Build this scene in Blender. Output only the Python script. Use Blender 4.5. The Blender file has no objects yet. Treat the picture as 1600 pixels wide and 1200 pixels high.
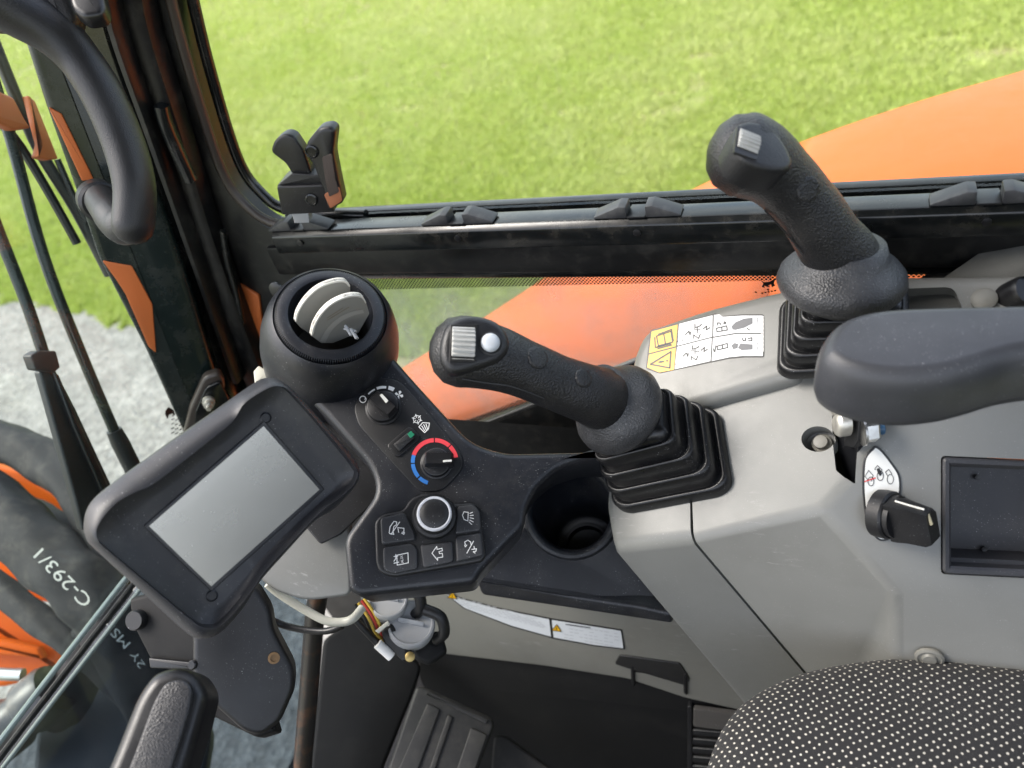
import bpy, bmesh, math, random
import numpy as np
from mathutils import Vector
random.seed(7); rng = np.random.default_rng(7)
scene = bpy.context.scene
COL = scene.collection
# ---------------------------------------------------------------- camera
# cab axes: X to the rear of the machine, Y to its right-hand side, Z up; metres, cab floor near z = 0
FPX = 1209.0
ax = np.array([2850., 144., -FPX]); ax /= np.linalg.norm(ax)
ay = np.array([574., -1211., FPX]); ay -= ax*(ax@ay); ay /= np.linalg.norm(ay)
az = np.cross(ax, ay)
RM = np.array([ax, ay, az])
CAM = np.array([0., 0., 1.25])
cd = bpy.data.cameras.new('camera'); cam = bpy.data.objects.new('camera', cd); COL.objects.link(cam)
cd.sensor_fit = 'HORIZONTAL'; cd.sensor_width = 36.0; cd.lens = FPX/1600*36
cd.clip_start = 0.02; cd.clip_end = 400
from mathutils import Matrix
r_, u_, w_ = RM@np.array([1, 0, 0]), RM@np.array([0, -1, 0]), RM@np.array([0, 0, -1])
M4 = Matrix(((r_[0], u_[0], w_[0], CAM[0]), (r_[1], u_[1], w_[1], CAM[1]), (r_[2], u_[2], w_[2], CAM[2]), (0, 0, 0, 1)))
cam.matrix_world = M4
cd.dof.use_dof = True; cd.dof.focus_distance = 0.68; cd.dof.aperture_fstop = 5.2
scene.camera = cam
# ---------------------------------------------------------------- sky, sun, exposure
SUN_EL, SUN_AZ = 52, 200      # degrees; azimuth from +X, counter-clockwise
world = bpy.data.worlds.new('World'); scene.world = world; world.use_nodes = True
nt = world.node_tree; bg = nt.nodes['Background']
sky = nt.nodes.new('ShaderNodeTexSky'); sky.sky_type = 'NISHITA'; sky.sun_disc = False
sky.sun_elevation = math.radians(SUN_EL); sky.sun_rotation = math.radians(90-SUN_AZ)
sky.air_density = 1.0; sky.dust_density = 4.0; sky.ozone_density = 1.0
# broken white cloud over the whole sky
ctc = nt.nodes.new('ShaderNodeTexCoord'); cno = nt.nodes.new('ShaderNodeTexNoise'); cno.inputs['Scale'].default_value = 3.2; cno.inputs['Detail'].default_value = 6; cno.inputs['Roughness'].default_value = .62
nt.links.new(ctc.outputs['Generated'], cno.inputs['Vector'])
cmr = nt.nodes.new('ShaderNodeMapRange'); cmr.inputs[1].default_value = .40; cmr.inputs[2].default_value = .60; cmr.inputs[4].default_value = .9; nt.links.new(cno.outputs['Fac'], cmr.inputs[0])
cmx = nt.nodes.new('ShaderNodeMix'); cmx.data_type = 'RGBA'; cmx.inputs[7].default_value = (5.2, 5.3, 5.5, 1); nt.links.new(cmr.outputs[0], cmx.inputs[0]); nt.links.new(sky.outputs[0], cmx.inputs[6])
nt.links.new(cmx.outputs[2], bg.inputs[0]); bg.inputs[1].default_value = 0.15
sd = bpy.data.lights.new('sun', 'SUN'); sun = bpy.data.objects.new('sun', sd); COL.objects.link(sun)
sd.energy = 1.3; sd.angle = math.radians(25); sd.color = (1.0, 0.95, 0.88)
e, a = math.radians(SUN_EL), math.radians(SUN_AZ)
sun.rotation_euler = Vector((math.cos(e)*math.cos(a), math.cos(e)*math.sin(a), math.sin(e))).to_track_quat('Z', 'Y').to_euler()
scene.view_settings.view_transform = 'Standard'; scene.view_settings.look = 'None'
scene.view_settings.exposure = 1.7; scene.view_settings.gamma = 1.0
scene.view_settings.use_curve_mapping = False
# ---------------------------------------------------------------- measuring helpers
def V(*a): return np.array(a, float)
def unit(v): v = np.asarray(v, float); return v/np.linalg.norm(v)
def raydir(px, py): return RM@np.array([px-800., py-600., FPX])/FPX
def P(px, py, d=None, x=None, y=None, z=None):
    r = raydir(px, py)
    if x is not None: d = (x-CAM[0])/r[0]
    elif y is not None: d = (y-CAM[1])/r[1]
    elif z is not None: d = (z-CAM[2])/r[2]
    return CAM + d*r
def cvec(u, v, w): return unit(RM@np.array([u, v, w], float))   # direction given along the view axes
class Plane:
    def __init__(s, p, n): s.p = np.asarray(p, float); s.n = unit(n)
    def at(s, px, py, off=0.):
        r = raydir(px, py); t = ((s.p + s.n*off - CAM)@s.n)/(r@s.n); return CAM + t*r
    def ring(s, pts, off=0.): return np.array([s.at(q[0], q[1], off) for q in pts])
def plane3(a, b, c, toward=None):
    n = unit(np.cross(b-a, c-a)); 
    if n@(CAM-a) < 0: n = -n
    return Plane(a, n)
def rnd(pts, r=6, k=4):
    """round the corners of a closed outline"""
    out = []; n = len(pts)
    for i, q in enumerate(pts):
        p0, p1, p2 = np.array(pts[i-1][:2], float), np.array(q[:2], float), np.array(pts[(i+1) % n][:2], float)
        rr = q[2] if len(q) > 2 else r
        a, b = p0-p1, p2-p1; la, lb = np.linalg.norm(a), np.linalg.norm(b)
        t = min(rr, la*.48, lb*.48)
        if t < .05: out.append(p1); continue
        a, b = p1+a/la*t, p1+b/lb*t
        for j in range(k+1):
            s = j/k; out.append((1-s)**2*a + 2*s*(1-s)*p1 + s*s*b)
    return [tuple(o) for o in out]
def circ(c, r, n=32, ry=None): return [(c[0]+r*math.cos(2*math.pi*i/n), c[1]+(ry or r)*math.sin(2*math.pi*i/n)) for i in range(n)]
def smooth(pts, m=8, closed=False):
    """Catmull-Rom through points of any dimension"""
    p = [np.asarray(q, float) for q in pts]; n = len(p); out = []
    for i in range(n if closed else n-1):
        if closed: a, b, c, d = p[i-1], p[i], p[(i+1) % n], p[(i+2) % n]
        else: a, b, c, d = p[max(i-1, 0)], p[i], p[i+1], p[min(i+2, n-1)]
        for j in range(m):
            t = j/m
            out.append(.5*((2*b)+(-a+c)*t+(2*a-5*b+4*c-d)*t*t+(-a+3*b-3*c+d)*t**3))
    if not closed: out.append(p[-1])
    return out
# ---------------------------------------------------------------- object helpers
WO = {}
def tag(o, label=None, cat=None, group=None, kind=None):
    if label: o['label'] = label
    if cat: o['category'] = cat
    if group: o['group'] = group
    if kind: o['kind'] = kind
    return o
def thing(name, loc, label, cat, group=None):
    o = bpy.data.objects.new(name, None); COL.objects.link(o); o.location = loc; o.empty_display_size = .02
    WO[o.name] = np.array(loc, float); return tag(o, label, cat, group)
def obj(name, verts, faces, mat, parent=None, smooth_=True, angle=32, bevel=0, bseg=2, subd=0):
    verts = np.asarray(verts, float); org = (verts.min(0)+verts.max(0))/2
    me = bpy.data.meshes.new(name)
    me.from_pydata([tuple(v) for v in verts-org], [], [tuple(int(i) for i in f) for f in faces])
    bm = bmesh.new(); bm.from_mesh(me); bmesh.ops.remove_doubles(bm, verts=bm.verts, dist=1e-6)
    bmesh.ops.recalc_face_normals(bm, faces=bm.faces)
    if bevel:
        ed = [e_ for e_ in bm.edges if len(e_.link_faces) == 2 and e_.calc_face_angle(0) > .4]
        bmesh.ops.bevel(bm, geom=ed, offset=bevel, segments=bseg, profile=.5, affect='EDGES', clamp_overlap=True)
    bm.to_mesh(me); bm.free()
    me.materials.append(mat)
    if smooth_:
        me.polygons.foreach_set('use_smooth', [True]*len(me.polygons)); me.set_sharp_from_angle(angle=math.radians(angle))
    o = bpy.data.objects.new(name, me); COL.objects.link(o); WO[o.name] = org
    if parent is not None: o.parent = parent; o.location = org - WO[parent.name]
    else: o.location = org
    if subd:
        m = o.modifiers.new('sub', 'SUBSURF'); m.levels = subd; m.render_levels = subd
    return o
def loft(rings, cap0=True, cap1=True, closed=True):
    n = len(rings[0]); v = np.concatenate([np.asarray(r) for r in rings]); f = []
    for k in range(len(rings)-1):
        for i in range(n if closed else n-1):
            j = (i+1) % n; f.append((k*n+i, k*n+j, (k+1)*n+j, (k+1)*n+i))
    if cap0: f.append(tuple(range(n))[::-1])
    if cap1: f.append(tuple(range((len(rings)-1)*n, len(rings)*n)))
    return v, f
def inset(ring, n, d):
    r = np.asarray(ring); a = np.roll(r, 1, 0); b = np.roll(r, -1, 0)
    area = sum(np.cross(r[i]-r[0], b[i]-r[0])@n for i in range(len(r)))
    s = 1 if area > 0 else -1
    t1 = r-a; t2 = b-r
    t1 /= np.linalg.norm(t1, axis=1)[:, None]+1e-12; t2 /= np.linalg.norm(t2, axis=1)[:, None]+1e-12
    n1 = np.cross(n, t1)*s; n2 = np.cross(n, t2)*s; m = n1+n2
    m /= np.linalg.norm(m, axis=1)[:, None]+1e-12
    c = np.clip((m*n1).sum(1), .5, 1)
    q = r + m*(d/c)[:, None]; n_ = len(r)
    e0 = b-r; e1 = np.roll(q, -1, 0)-q; bad = ((e0*e1).sum(1) <= 1e-14)
    if bad.any() and not bad.all():
        s0 = next(i for i in range(n_) if not bad[i]); i = 0
        while i < n_:
            k = (s0+i) % n_
            if bad[k]:
                j = i
                while bad[(s0+j) % n_]: j += 1
                # the run of reversed edges collapses to where its neighbours meet
                ka, kb = (s0+i-1) % n_, (s0+j) % n_
                p0, u0, p1, u1 = q[ka], e0[ka], q[(kb+1) % n_], -e0[kb]
                A = np.stack([u0, -u1], 1); sol = np.linalg.lstsq(A, p1-p0, rcond=None)[0]; X = (p0+u0*sol[0]+p1+u1*sol[1])/2
                mid = (q[k]+q[kb])/2
                if np.linalg.norm(X-mid) > 4*d+1e-4: X = mid
                for t in range(i, j+1): q[(s0+t) % n_] = X
                i = j
            i += 1
    return q
def slab_rings(ring, n, thick, bev, seg=3, bot=False):
    rs = []
    if bot:
        for k in range(seg+1):
            t = k/seg*math.pi/2; rs.append(inset(ring, n, bev*(1-math.sin(t)))-n*(thick-bev*(1-math.cos(t))))
    else: rs.append(ring-n*thick)
    for k in range(seg+1):
        t = k/seg*math.pi/2; rs.append(inset(ring, n, bev*(1-math.cos(t)))-n*(bev*(1-math.sin(t))))
    return rs
def slab(name, pl, pts, thick, mat, parent=None, off=0., bev=.0015, seg=3, bot=False, angle=40):
    """a plate: outline measured on a plane, top face at offset, bevelled rim"""
    ring = pl.ring(pts, off)
    v, f = loft(slab_rings(ring, pl.n, thick, bev, seg, bot)); return obj(name, v, f, mat, parent, angle=angle)
def frame_of(axis, ref=(0, 0, 1)):
    w = unit(axis); u = np.cross(ref, w)
    if np.linalg.norm(u) < 1e-3: u = np.cross((1, 0, 0), w)
    u = unit(u); return u, np.cross(w, u), w
def lathe(name, c, axis, prof, mat, parent=None, n=40, capb=True, capt=True, angle=35, u0=None, ell=1.):
    u, v, w = frame_of(axis)
    if u0 is not None: u = unit(np.asarray(u0)-w*(w@np.asarray(u0))); v = np.cross(w, u)
    rings = [np.array([c+w*h+(u*math.cos(t)*ell+v*math.sin(t))*r for t in np.linspace(0, 2*math.pi, n, endpoint=False)]) for r, h in prof]
    vv, f = loft(rings, capb, capt); return obj(name, vv, f, mat, parent, angle=angle)
def box(name, c, ux, uy, uz, mat, parent=None, bevel=.001):
    """c centre, ux uy uz half-extent vectors"""
    v = [c+ux*i+uy*j+uz*k for i in (-1, 1) for j in (-1, 1) for k in (-1, 1)]
    return obj(name, v, [(0, 1, 3, 2), (4, 6, 7, 5), (0, 4, 5, 1), (2, 3, 7, 6), (0, 2, 6, 4), (1, 5, 7, 3)], mat, parent, bevel=bevel, angle=40)
def sweep_rings(path, rad, n=16, ref=None, prof=None, end=0):
    path = [np.asarray(p, float) for p in path]; m = len(path)
    if np.isscalar(rad): rad = [rad]*m
    rad = [(q, q) if np.isscalar(q) else q for q in rad]
    tg = [unit(path[min(i+1, m-1)]-path[max(i-1, 0)]) for i in range(m)]
    u = np.asarray(ref, float) if ref is not None else frame_of(tg[0])[0]
    rings = []
    for i in range(m):
        u = unit(u-tg[i]*(u@tg[i])); v = np.cross(tg[i], u)
        if prof is None: cs = [(math.cos(t), math.sin(t)) for t in np.linspace(0, 2*math.pi, n, endpoint=False)]
        else: cs = prof
        rings.append(np.array([path[i]+u*x*rad[i][0]+v*y*rad[i][1] for x, y in cs]))
    if end:
        def capr(r, c, t, s):
            o = []
            for k in range(1, 4):
                th = k/4*math.pi/2*1.15; o.append(c+(r-c)*math.cos(min(th, 1.5))+t*s*math.sin(th))
            return o
        a = capr(rings[0], path[0], -tg[0], end)[::-1]; b = capr(rings[-1], path[-1], tg[-1], end); rings = a+rings+b
    return rings
def sweep(name, path, rad, mat, parent=None, n=14, ref=None, prof=None, end=0, angle=40):
    v, f = loft(sweep_rings(path, rad, n, ref, prof, end)); return obj(name, v, f, mat, parent, angle=angle)
def strokes(name, pl, lines, w, mat, parent=None, off=.0004, fills=()):
    """printed marks: thin ribbons and filled shapes lying on a plane"""
    v, f = [], []
    for ln in lines:
        q = [np.array(a_, float) for a_ in ln]; 
        for i in range(len(q)-1):
            d = q[i+1]-q[i]; L = np.linalg.norm(d)
            if L < 1e-6: continue
            d /= L; nn = np.array([-d[1], d[0]])*w/2; e0, e1 = q[i]-d*w*.3, q[i+1]+d*w*.3; b = len(v)
            v += [pl.at(*(e0+nn), off), pl.at(*(e0-nn), off), pl.at(*(e1-nn), off), pl.at(*(e1+nn), off)]; f.append((b, b+1, b+2, b+3))
    for pg in fills:
        b = len(v); v += [pl.at(q[0], q[1], off) for q in pg]; f.append(tuple(range(b, b+len(pg))))
    return obj(name, v, f, mat, parent, smooth_=False)
def text_verts(s):
    cu = bpy.data.curves.new('t', 'FONT'); cu.body = s; cu.size = 1; cu.resolution_u = 3
    o = bpy.data.objects.new('t', cu); COL.objects.link(o)
    dg = bpy.context.evaluated_depsgraph_get(); me = o.evaluated_get(dg).to_mesh()
    v = [tuple(q.co) for q in me.vertices]; f = [tuple(p.vertices) for p in me.polygons]
    bpy.data.objects.remove(o); bpy.data.curves.remove(cu); return v, f
def lettering(name, pl, s, p0, p1, size, mat, parent=None, off=.0004, bold=0):
    """text printed on a plane, baseline from p0 towards p1, cap size in picture units"""
    v, f = text_verts(s); p0 = np.array(p0, float); r = np.array(p1, float)-p0; L = np.linalg.norm(r); r /= L; u = np.array([r[1], -r[0]])
    w = max(q[0] for q in v); sx = L/w
    vv = []
    for q in v: a_ = p0+r*q[0]*sx+u*q[1]*size*1.4; vv.append(pl.at(a_[0], a_[1], off) if isinstance(pl, Plane) else pl(a_[0], a_[1]))
    return obj(name, vv, f, mat, parent, smooth_=False)
# ---------------------------------------------------------------- materials
MATS = {}
def lin(r, g, b):
    def c(x): x /= 255; return x/12.92 if x < .04045 else ((x+.055)/1.055)**2.4
    return (c(r), c(g), c(b), 1)
def mat(name, col, rough=.5, metal=0, bump=None, var=0., vscale=40, dust=0., dscale=900, dcol=(.55, .55, .55, 1), coat=0, spec=.5, rvar=0., grime=0., gcol=(.3, .27, .22, 1), gscale=25, emit=None, scratch=0., sheen=0):
    m = bpy.data.materials.new(name); m.use_nodes = True; MATS[name] = m
    N, L = m.node_tree.nodes, m.node_tree.links; b = N['Principled BSDF']
    if len(col) == 3: col = (*col, 1)
    tc = N.new('ShaderNodeTexCoord'); co = tc.outputs['Object']
    def noise(sc, det=4, ro=.6, vec=co):
        q = N.new('ShaderNodeTexNoise'); q.inputs['Scale'].default_value = sc; q.inputs['Detail'].default_value = det; q.inputs['Roughness'].default_value = ro
        L.new(vec, q.inputs['Vector']); return q.outputs['Fac']
    def ramp(fac, a_, c_):
        q = N.new('ShaderNodeMapRange'); q.inputs[1].default_value = a_; q.inputs[2].default_value = c_; L.new(fac, q.inputs[0]); return q.outputs[0]
    def mul(x, k):
        q = N.new('ShaderNodeMath'); q.operation = 'MULTIPLY'; L.new(x, q.inputs[0])
        if isinstance(k, (int, float)): q.inputs[1].default_value = k
        else: L.new(k, q.inputs[1])
        return q.outputs[0]
    def mix(fac, A, B):
        q = N.new('ShaderNodeMix'); q.data_type = 'RGBA'; L.new(fac, q.inputs[0])
        for s_, x in ((6, A), (7, B)):
            if isinstance(x, tuple): q.inputs[s_].default_value = x
            else: L.new(x, q.inputs[s_])
        return q.outputs[2]
    cur = col
    if var:
        cur = mix(ramp(noise(vscale), .35, .65), tuple(c*(1-var) for c in col[:3])+(1,), tuple(min(1, c*(1+var)) for c in col[:3])+(1,))
    gf = None
    if grime:
        gf = mul(ramp(noise(gscale, 6, .7), .5, .75), grime); cur = mix(gf, cur, gcol)
    if scratch:
        mp = N.new('ShaderNodeMapping'); mp.inputs['Rotation'].default_value = (.4, .3, .6); mp.inputs['Scale'].default_value = (14, 90, 60); L.new(co, mp.inputs[0])
        sf = mul(mul(ramp(noise(3, 5, .7, mp.outputs[0]), .58, .70), ramp(noise(9, 3), .55, .68)), scratch); cur = mix(sf, cur, (.62, .62, .6, 1))
    if dust:
        df = mul(mul(ramp(noise(dscale, 2, .5), .68, .76), ramp(noise(35, 3), .4, .62)), dust); cur = mix(df, cur, dcol)
    if isinstance(cur, tuple): b.inputs['Base Color'].default_value = cur
    else: L.new(cur, b.inputs['Base Color'])
    b.inputs['Roughness'].default_value = rough; b.inputs['Metallic'].default_value = metal; b.inputs['Specular IOR Level'].default_value = spec
    if rvar:
        q = N.new('ShaderNodeMapRange'); q.inputs[1].default_value = .3; q.inputs[2].default_value = .7; q.inputs[3].default_value = max(.03, rough-rvar); q.inputs[4].default_value = min(1, rough+rvar)
        L.new(noise(30, 6, .7), q.inputs[0]); L.new(q.outputs[0], b.inputs['Roughness'])
    if coat: b.inputs['Coat Weight'].default_value = coat; b.inputs['Coat Roughness'].default_value = .04
    if sheen: b.inputs['Sheen Weight'].default_value = sheen
    if emit: b.inputs['Emission Color'].default_value = col; b.inputs['Emission Strength'].default_value = emit
    if bump:
        sc, st, kind = (*bump, 'noise')[:3]
        bp = N.new('ShaderNodeBump'); bp.inputs['Strength'].default_value = st; bp.inputs['Distance'].default_value = .0006
        if kind == 'vor':
            q = N.new('ShaderNodeTexVoronoi'); q.inputs['Scale'].default_value = sc; L.new(co, q.inputs['Vector']); L.new(q.outputs['Distance'], bp.inputs['Height'])
        else: L.new(noise(sc, 3), bp.inputs['Height'])
        L.new(bp.outputs[0], b.inputs['Normal'])
    return m
PL = mat('black_plastic', (0.0078, 0.0081, 0.0093), .42, bump=(1500, .25), dust=.5, rvar=.06, var=.15)
PLS = mat('black_plastic_satin', (0.0069, 0.0071, 0.0083), .36, bump=(1200, .12), dust=.35, rvar=.08)
NAVY = mat('console_plastic', (.0085, .0100, .0140), .36, bump=(1400, .3), dust=.8, rvar=.06, var=.12, grime=.06, gscale=20)
DK = mat('dark_trim', (0.0046, 0.0049, 0.0054), .42, bump=(300, .1), rvar=.1, grime=.08, gscale=60)
FRAME = mat('frame_paint', (.006, .007, .0075), .22, rvar=.08, grime=.1, gscale=40)
PILLAR = mat('pillar_paint', (.008, .014, .013), .26, rvar=.08, grime=.08, gscale=30)
RUB = mat('boot_rubber', (0.0069, 0.0071, 0.0081), .33, bump=(900, .2), dust=.8, rvar=.08)
GRIP = mat('grip_rubber', (0.0098, 0.0100, 0.0113), .40, bump=(700, .8, 'vor'), rvar=.06, var=.15, grime=.1, gcol=(.11, .1, .085, 1), gscale=30)
GRIPT = mat('grip_cap', (0.0083, 0.0086, 0.0100), .42, bump=(900, .3, 'vor'), rvar=.06)
HREST = mat('hand_rest_rubber', (.034, .035, .038), .42, bump=(650, .7, 'vor'), rvar=.06, var=.2, grime=.55, gcol=(.085, .085, .083, 1), gscale=22, dust=.8)
BEZ = mat('bezel_plastic', (.021, .022, .026), .42, bump=(1400, .25), dust=.6, rvar=.05, grime=.1)
GREY = mat('grey_console', (.185, .187, .176), .38, bump=(1100, .22), rvar=.06, var=.035, vscale=12, grime=.22, gcol=(.10, .098, .086, 1), gscale=9, scratch=.4, dust=.5)
GREYD = mat('grey_lower', (.18, .176, .155), .5, bump=(1100, .2), grime=.4, gcol=(.13, .12, .1, 1), gscale=14, scratch=.3)
CAPG = mat('cap_grey', (.33, .34, .35), .5, bump=(600, .1), grime=.3)
FLAP = mat('flap_grey', (.27, .265, .24), .5, bump=(800, .1)); FLAPW = mat('flap_edge', (.72, .7, .64), .5)
ROLL = mat('roller_grey', (.42, .42, .4), .45, bump=(900, .12), grime=.35, gcol=(.2, .19, .17, 1), gscale=120)
PEARL = mat('button_grey', (.5, .53, .56), .3, grime=.2, gscale=200)
STEEL = mat('steel', (.55, .55, .53), .35, metal=1, rvar=.15, grime=.3, gscale=120)
ZINC = mat('zinc', (.6, .58, .52), .42, metal=.8, grime=.25, gscale=150)
BLUEP = mat('blue_threadlock', (.03, .09, .17), .4)
WHITE = mat('white_print', (.78, .78, .76), .5); WORN = mat('worn_print', (.6, .6, .55), .55, grime=.5, gcol=(.2, .2, .19, 1), gscale=400)
PAPER = mat('decal_white', (.6, .62, .64), .32); YEL = mat('decal_yellow', (.66, .36, .004), .35); INK = mat('decal_ink', (.015, .015, .015), .4); INKG = mat('decal_grey_ink', (.09, .095, .105), .4); INKL = mat('decal_faint_ink', (.42, .43, .45), .5)
REDI = mat('red_ink', (.6, .03, .03), .4); RED = mat('red_print', (.62, .045, .06), .45); BLUE = mat('blue_print', (.03, .17, .5), .45); GREEN = mat('green_lens', (.02, .16, .09), .25)
ORANGE = mat('orange_paint', (.74, .128, .006), .36, spec=.28, coat=.06, var=.03, vscale=3, rvar=.05)
ORNG2 = mat('orange_stand_in', (.55, .14, .035), .4, grime=.3, gcol=(.35, .12, .05, 1), gscale=12)  # stand-in orange: painted glass reflections, and bodywork glimpsed beside the vent
SEAL = mat('window_seal', (.05, .04, .033), .38, rvar=.1); 
HOSE = mat('hose_sleeve', (.011, .0115, .013), .75, bump=(500, .9), grime=.15, gscale=30)
PIPE = mat('highlight_pipe', (.03, .028, .026), .35, metal=.3, grime=.5, gcol=(.25, .1, .04, 1), gscale=30)  # orange-brown highlight painted in through the grime colour
CLEARH = mat('clear_hose', (.5, .5, .44), .35); WIRER = mat('wire_red', (.35, .03, .02), .5); WIREY = mat('wire_yellow', (.5, .35, .05), .5)
FELT = mat('foam_strip', (.06, .055, .05), .95, bump=(2500, 1.), dust=1.2, dscale=1500)
PEDAL = mat('pedal_rubber', (.011, .011, .0108), .6, bump=(500, .3), grime=.5, gcol=(.05, .046, .04, 1), gscale=40)
KICK = mat('kick_panel', (.0065, .0066, .007), .65, spec=.25, bump=(900, .2), grime=.4, gcol=(.024, .023, .021, 1), gscale=14)
def glassmat(name, tint, refl=.06, rough=.0, dirt=.05):
    m = bpy.data.materials.new(name); m.use_nodes = True; N, L = m.node_tree.nodes, m.node_tree.links; N.clear()
    o = N.new('ShaderNodeOutputMaterial'); t = N.new('ShaderNodeBsdfTransparent'); t.inputs[0].default_value = (*tint, 1)
    g = N.new('ShaderNodeBsdfGlossy'); g.inputs['Roughness'].default_value = rough; lw = N.new('ShaderNodeLayerWeight'); lw.inputs[0].default_value = .5
    pw = N.new('ShaderNodeMath'); pw.operation = 'POWER'; pw.inputs[1].default_value = 5; L.new(lw.outputs['Facing'], pw.inputs[0])
    fr = N.new('ShaderNodeMath'); fr.operation = 'MULTIPLY_ADD'; fr.inputs[1].default_value = .9; fr.inputs[2].default_value = .02; L.new(pw.outputs[0], fr.inputs[0])
    mx = N.new('ShaderNodeMixShader'); L.new(fr.outputs[0], mx.inputs[0]); L.new(t.outputs[0], mx.inputs[1]); L.new(g.outputs[0], mx.inputs[2])
    d = N.new('ShaderNodeBsdfDiffuse'); d.inputs[0].default_value = (.7, .7, .68, 1)
    tc = N.new('ShaderNodeTexCoord'); no = N.new('ShaderNodeTexNoise'); no.inputs['Scale'].default_value = 14; no.inputs['Detail'].default_value = 8; L.new(tc.outputs['Object'], no.inputs['Vector'])
    mr = N.new('ShaderNodeMapRange'); mr.inputs[1].default_value = .4; mr.inputs[2].default_value = .75; mr.inputs[3].default_value = dirt*.35; mr.inputs[4].default_value = dirt; L.new(no.outputs[0], mr.inputs[0])
    m2 = N.new('ShaderNodeMixShader'); L.new(mr.outputs[0], m2.inputs[0]); L.new(mx.outputs[0], m2.inputs[1]); L.new(d.outputs[0], m2.inputs[2]); L.new(m2.outputs[0], o.inputs[0]); return m
GLASS = glassmat('window_glass', (.95, .98, .95), dirt=.012); GLASSF = glassmat('front_glass', (.93, .97, .95), dirt=.014); GLASSL = glassmat('hazy_glass', (.93, .97, .95), dirt=.42); GLASSD = glassmat('lower_front_glass', (.46, .52, .56), dirt=.06); GEDGE = mat('glass_edge', (.22, .27, .26), .15, spec=.7)
def fritmat():
    m = bpy.data.materials.new('frit_dots'); m.use_nodes = True; N, L = m.node_tree.nodes, m.node_tree.links; N.clear()
    o = N.new('ShaderNodeOutputMaterial'); t = N.new('ShaderNodeBsdfTransparent'); d = N.new('ShaderNodeBsdfDiffuse'); d.inputs[0].default_value = (.01, .01, .01, 1)
    tc = N.new('ShaderNodeTexCoord'); mp = N.new('ShaderNodeMapping'); mp.inputs['Rotation'].default_value = (0, math.radians(45), 0); L.new(tc.outputs['Object'], mp.inputs[0])
    vo = N.new('ShaderNodeTexVoronoi'); vo.inputs['Scale'].default_value = 360; vo.inputs['Randomness'].default_value = 0; vo.voronoi_dimensions = '3D'
    sx = N.new('ShaderNodeSeparateXYZ'); L.new(mp.outputs[0], sx.inputs[0]); cx = N.new('ShaderNodeCombineXYZ'); L.new(sx.outputs[0], cx.inputs[0]); L.new(sx.outputs[2], cx.inputs[1]); L.new(cx.outputs[0], vo.inputs['Vector'])
    lt = N.new('ShaderNodeMath'); lt.operation = 'LESS_THAN'; lt.inputs[1].default_value = .40; L.new(vo.outputs['Distance'], lt.inputs[0])
    mx = N.new('ShaderNodeMixShader'); L.new(lt.outputs[0], mx.inputs[0]); L.new(t.outputs[0], mx.inputs[1]); L.new(d.outputs[0], mx.inputs[2]); L.new(mx.outputs[0], o.inputs[0]); return m
FRIT = fritmat()
# ================================================================ the ground outside
GZ = -0.75
def groundmat():
    m = bpy.data.materials.new('ground_soil'); m.use_nodes = True; N, L = m.node_tree.nodes, m.node_tree.links; b = N['Principled BSDF']; b.inputs['Roughness'].default_value = .95
    tc = N.new('ShaderNodeTexCoord'); n1 = N.new('ShaderNodeTexNoise'); n1.inputs['Scale'].default_value = 3; n1.inputs['Detail'].default_value = 8; L.new(tc.outputs['Object'], n1.inputs['Vector'])
    r = N.new('ShaderNodeValToRGB'); r.color_ramp.elements[0].position = .3; r.color_ramp.elements[0].color = (.20, .24, .05, 1); r.color_ramp.elements[1].position = .68; r.color_ramp.elements[1].color = (.27, .23, .12, 1)
    L.new(n1.outputs[0], r.inputs[0]); L.new(r.outputs[0], b.inputs['Base Color']); return m
def gravelmat():
    m = bpy.data.materials.new('gravel_ground'); m.use_nodes = True; N, L = m.node_tree.nodes, m.node_tree.links; b = N['Principled BSDF']; b.inputs['Roughness'].default_value = .9
    tc = N.new('ShaderNodeTexCoord'); v = N.new('ShaderNodeTexVoronoi'); v.inputs['Scale'].default_value = 45; L.new(tc.outputs['Object'], v.inputs['Vector'])
    n1 = N.new('ShaderNodeTexNoise'); n1.inputs['Scale'].default_value = 5; n1.inputs['Detail'].default_value = 6; L.new(tc.outputs['Object'], n1.inputs['Vector'])
    ad = N.new('ShaderNodeMath'); ad.operation = 'MULTIPLY'; L.new(v.outputs['Color'], ad.inputs[0]); L.new(n1.outputs[0], ad.inputs[1])
    r = N.new('ShaderNodeValToRGB'); r.color_ramp.elements[0].color = (.13, .124, .112, 1); r.color_ramp.elements[1].position = .55; r.color_ramp.elements[1].color = (.34, .328, .30, 1)
    L.new(ad.outputs[0], r.inputs[0]); L.new(r.outputs[0], b.inputs['Base Color'])
    bp = N.new('ShaderNodeBump'); bp.inputs['Distance'].default_value = .01; L.new(v.outputs['Distance'], bp.inputs['Height']); L.new(bp.outputs[0], b.inputs['Normal']); return m
def sheet(name, x0, x1, y0, y1, z, m, kind='structure'):
    o = obj(name, [(x0, y0, z), (x1, y0, z), (x1, y1, z), (x0, y1, z)], [(0, 1, 2, 3)], m, smooth_=False); return tag(o, kind=kind)
tag(sheet('ground', -150, 150, -150, 150, GZ, groundmat()), 'grassy ground around the machine')
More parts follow.
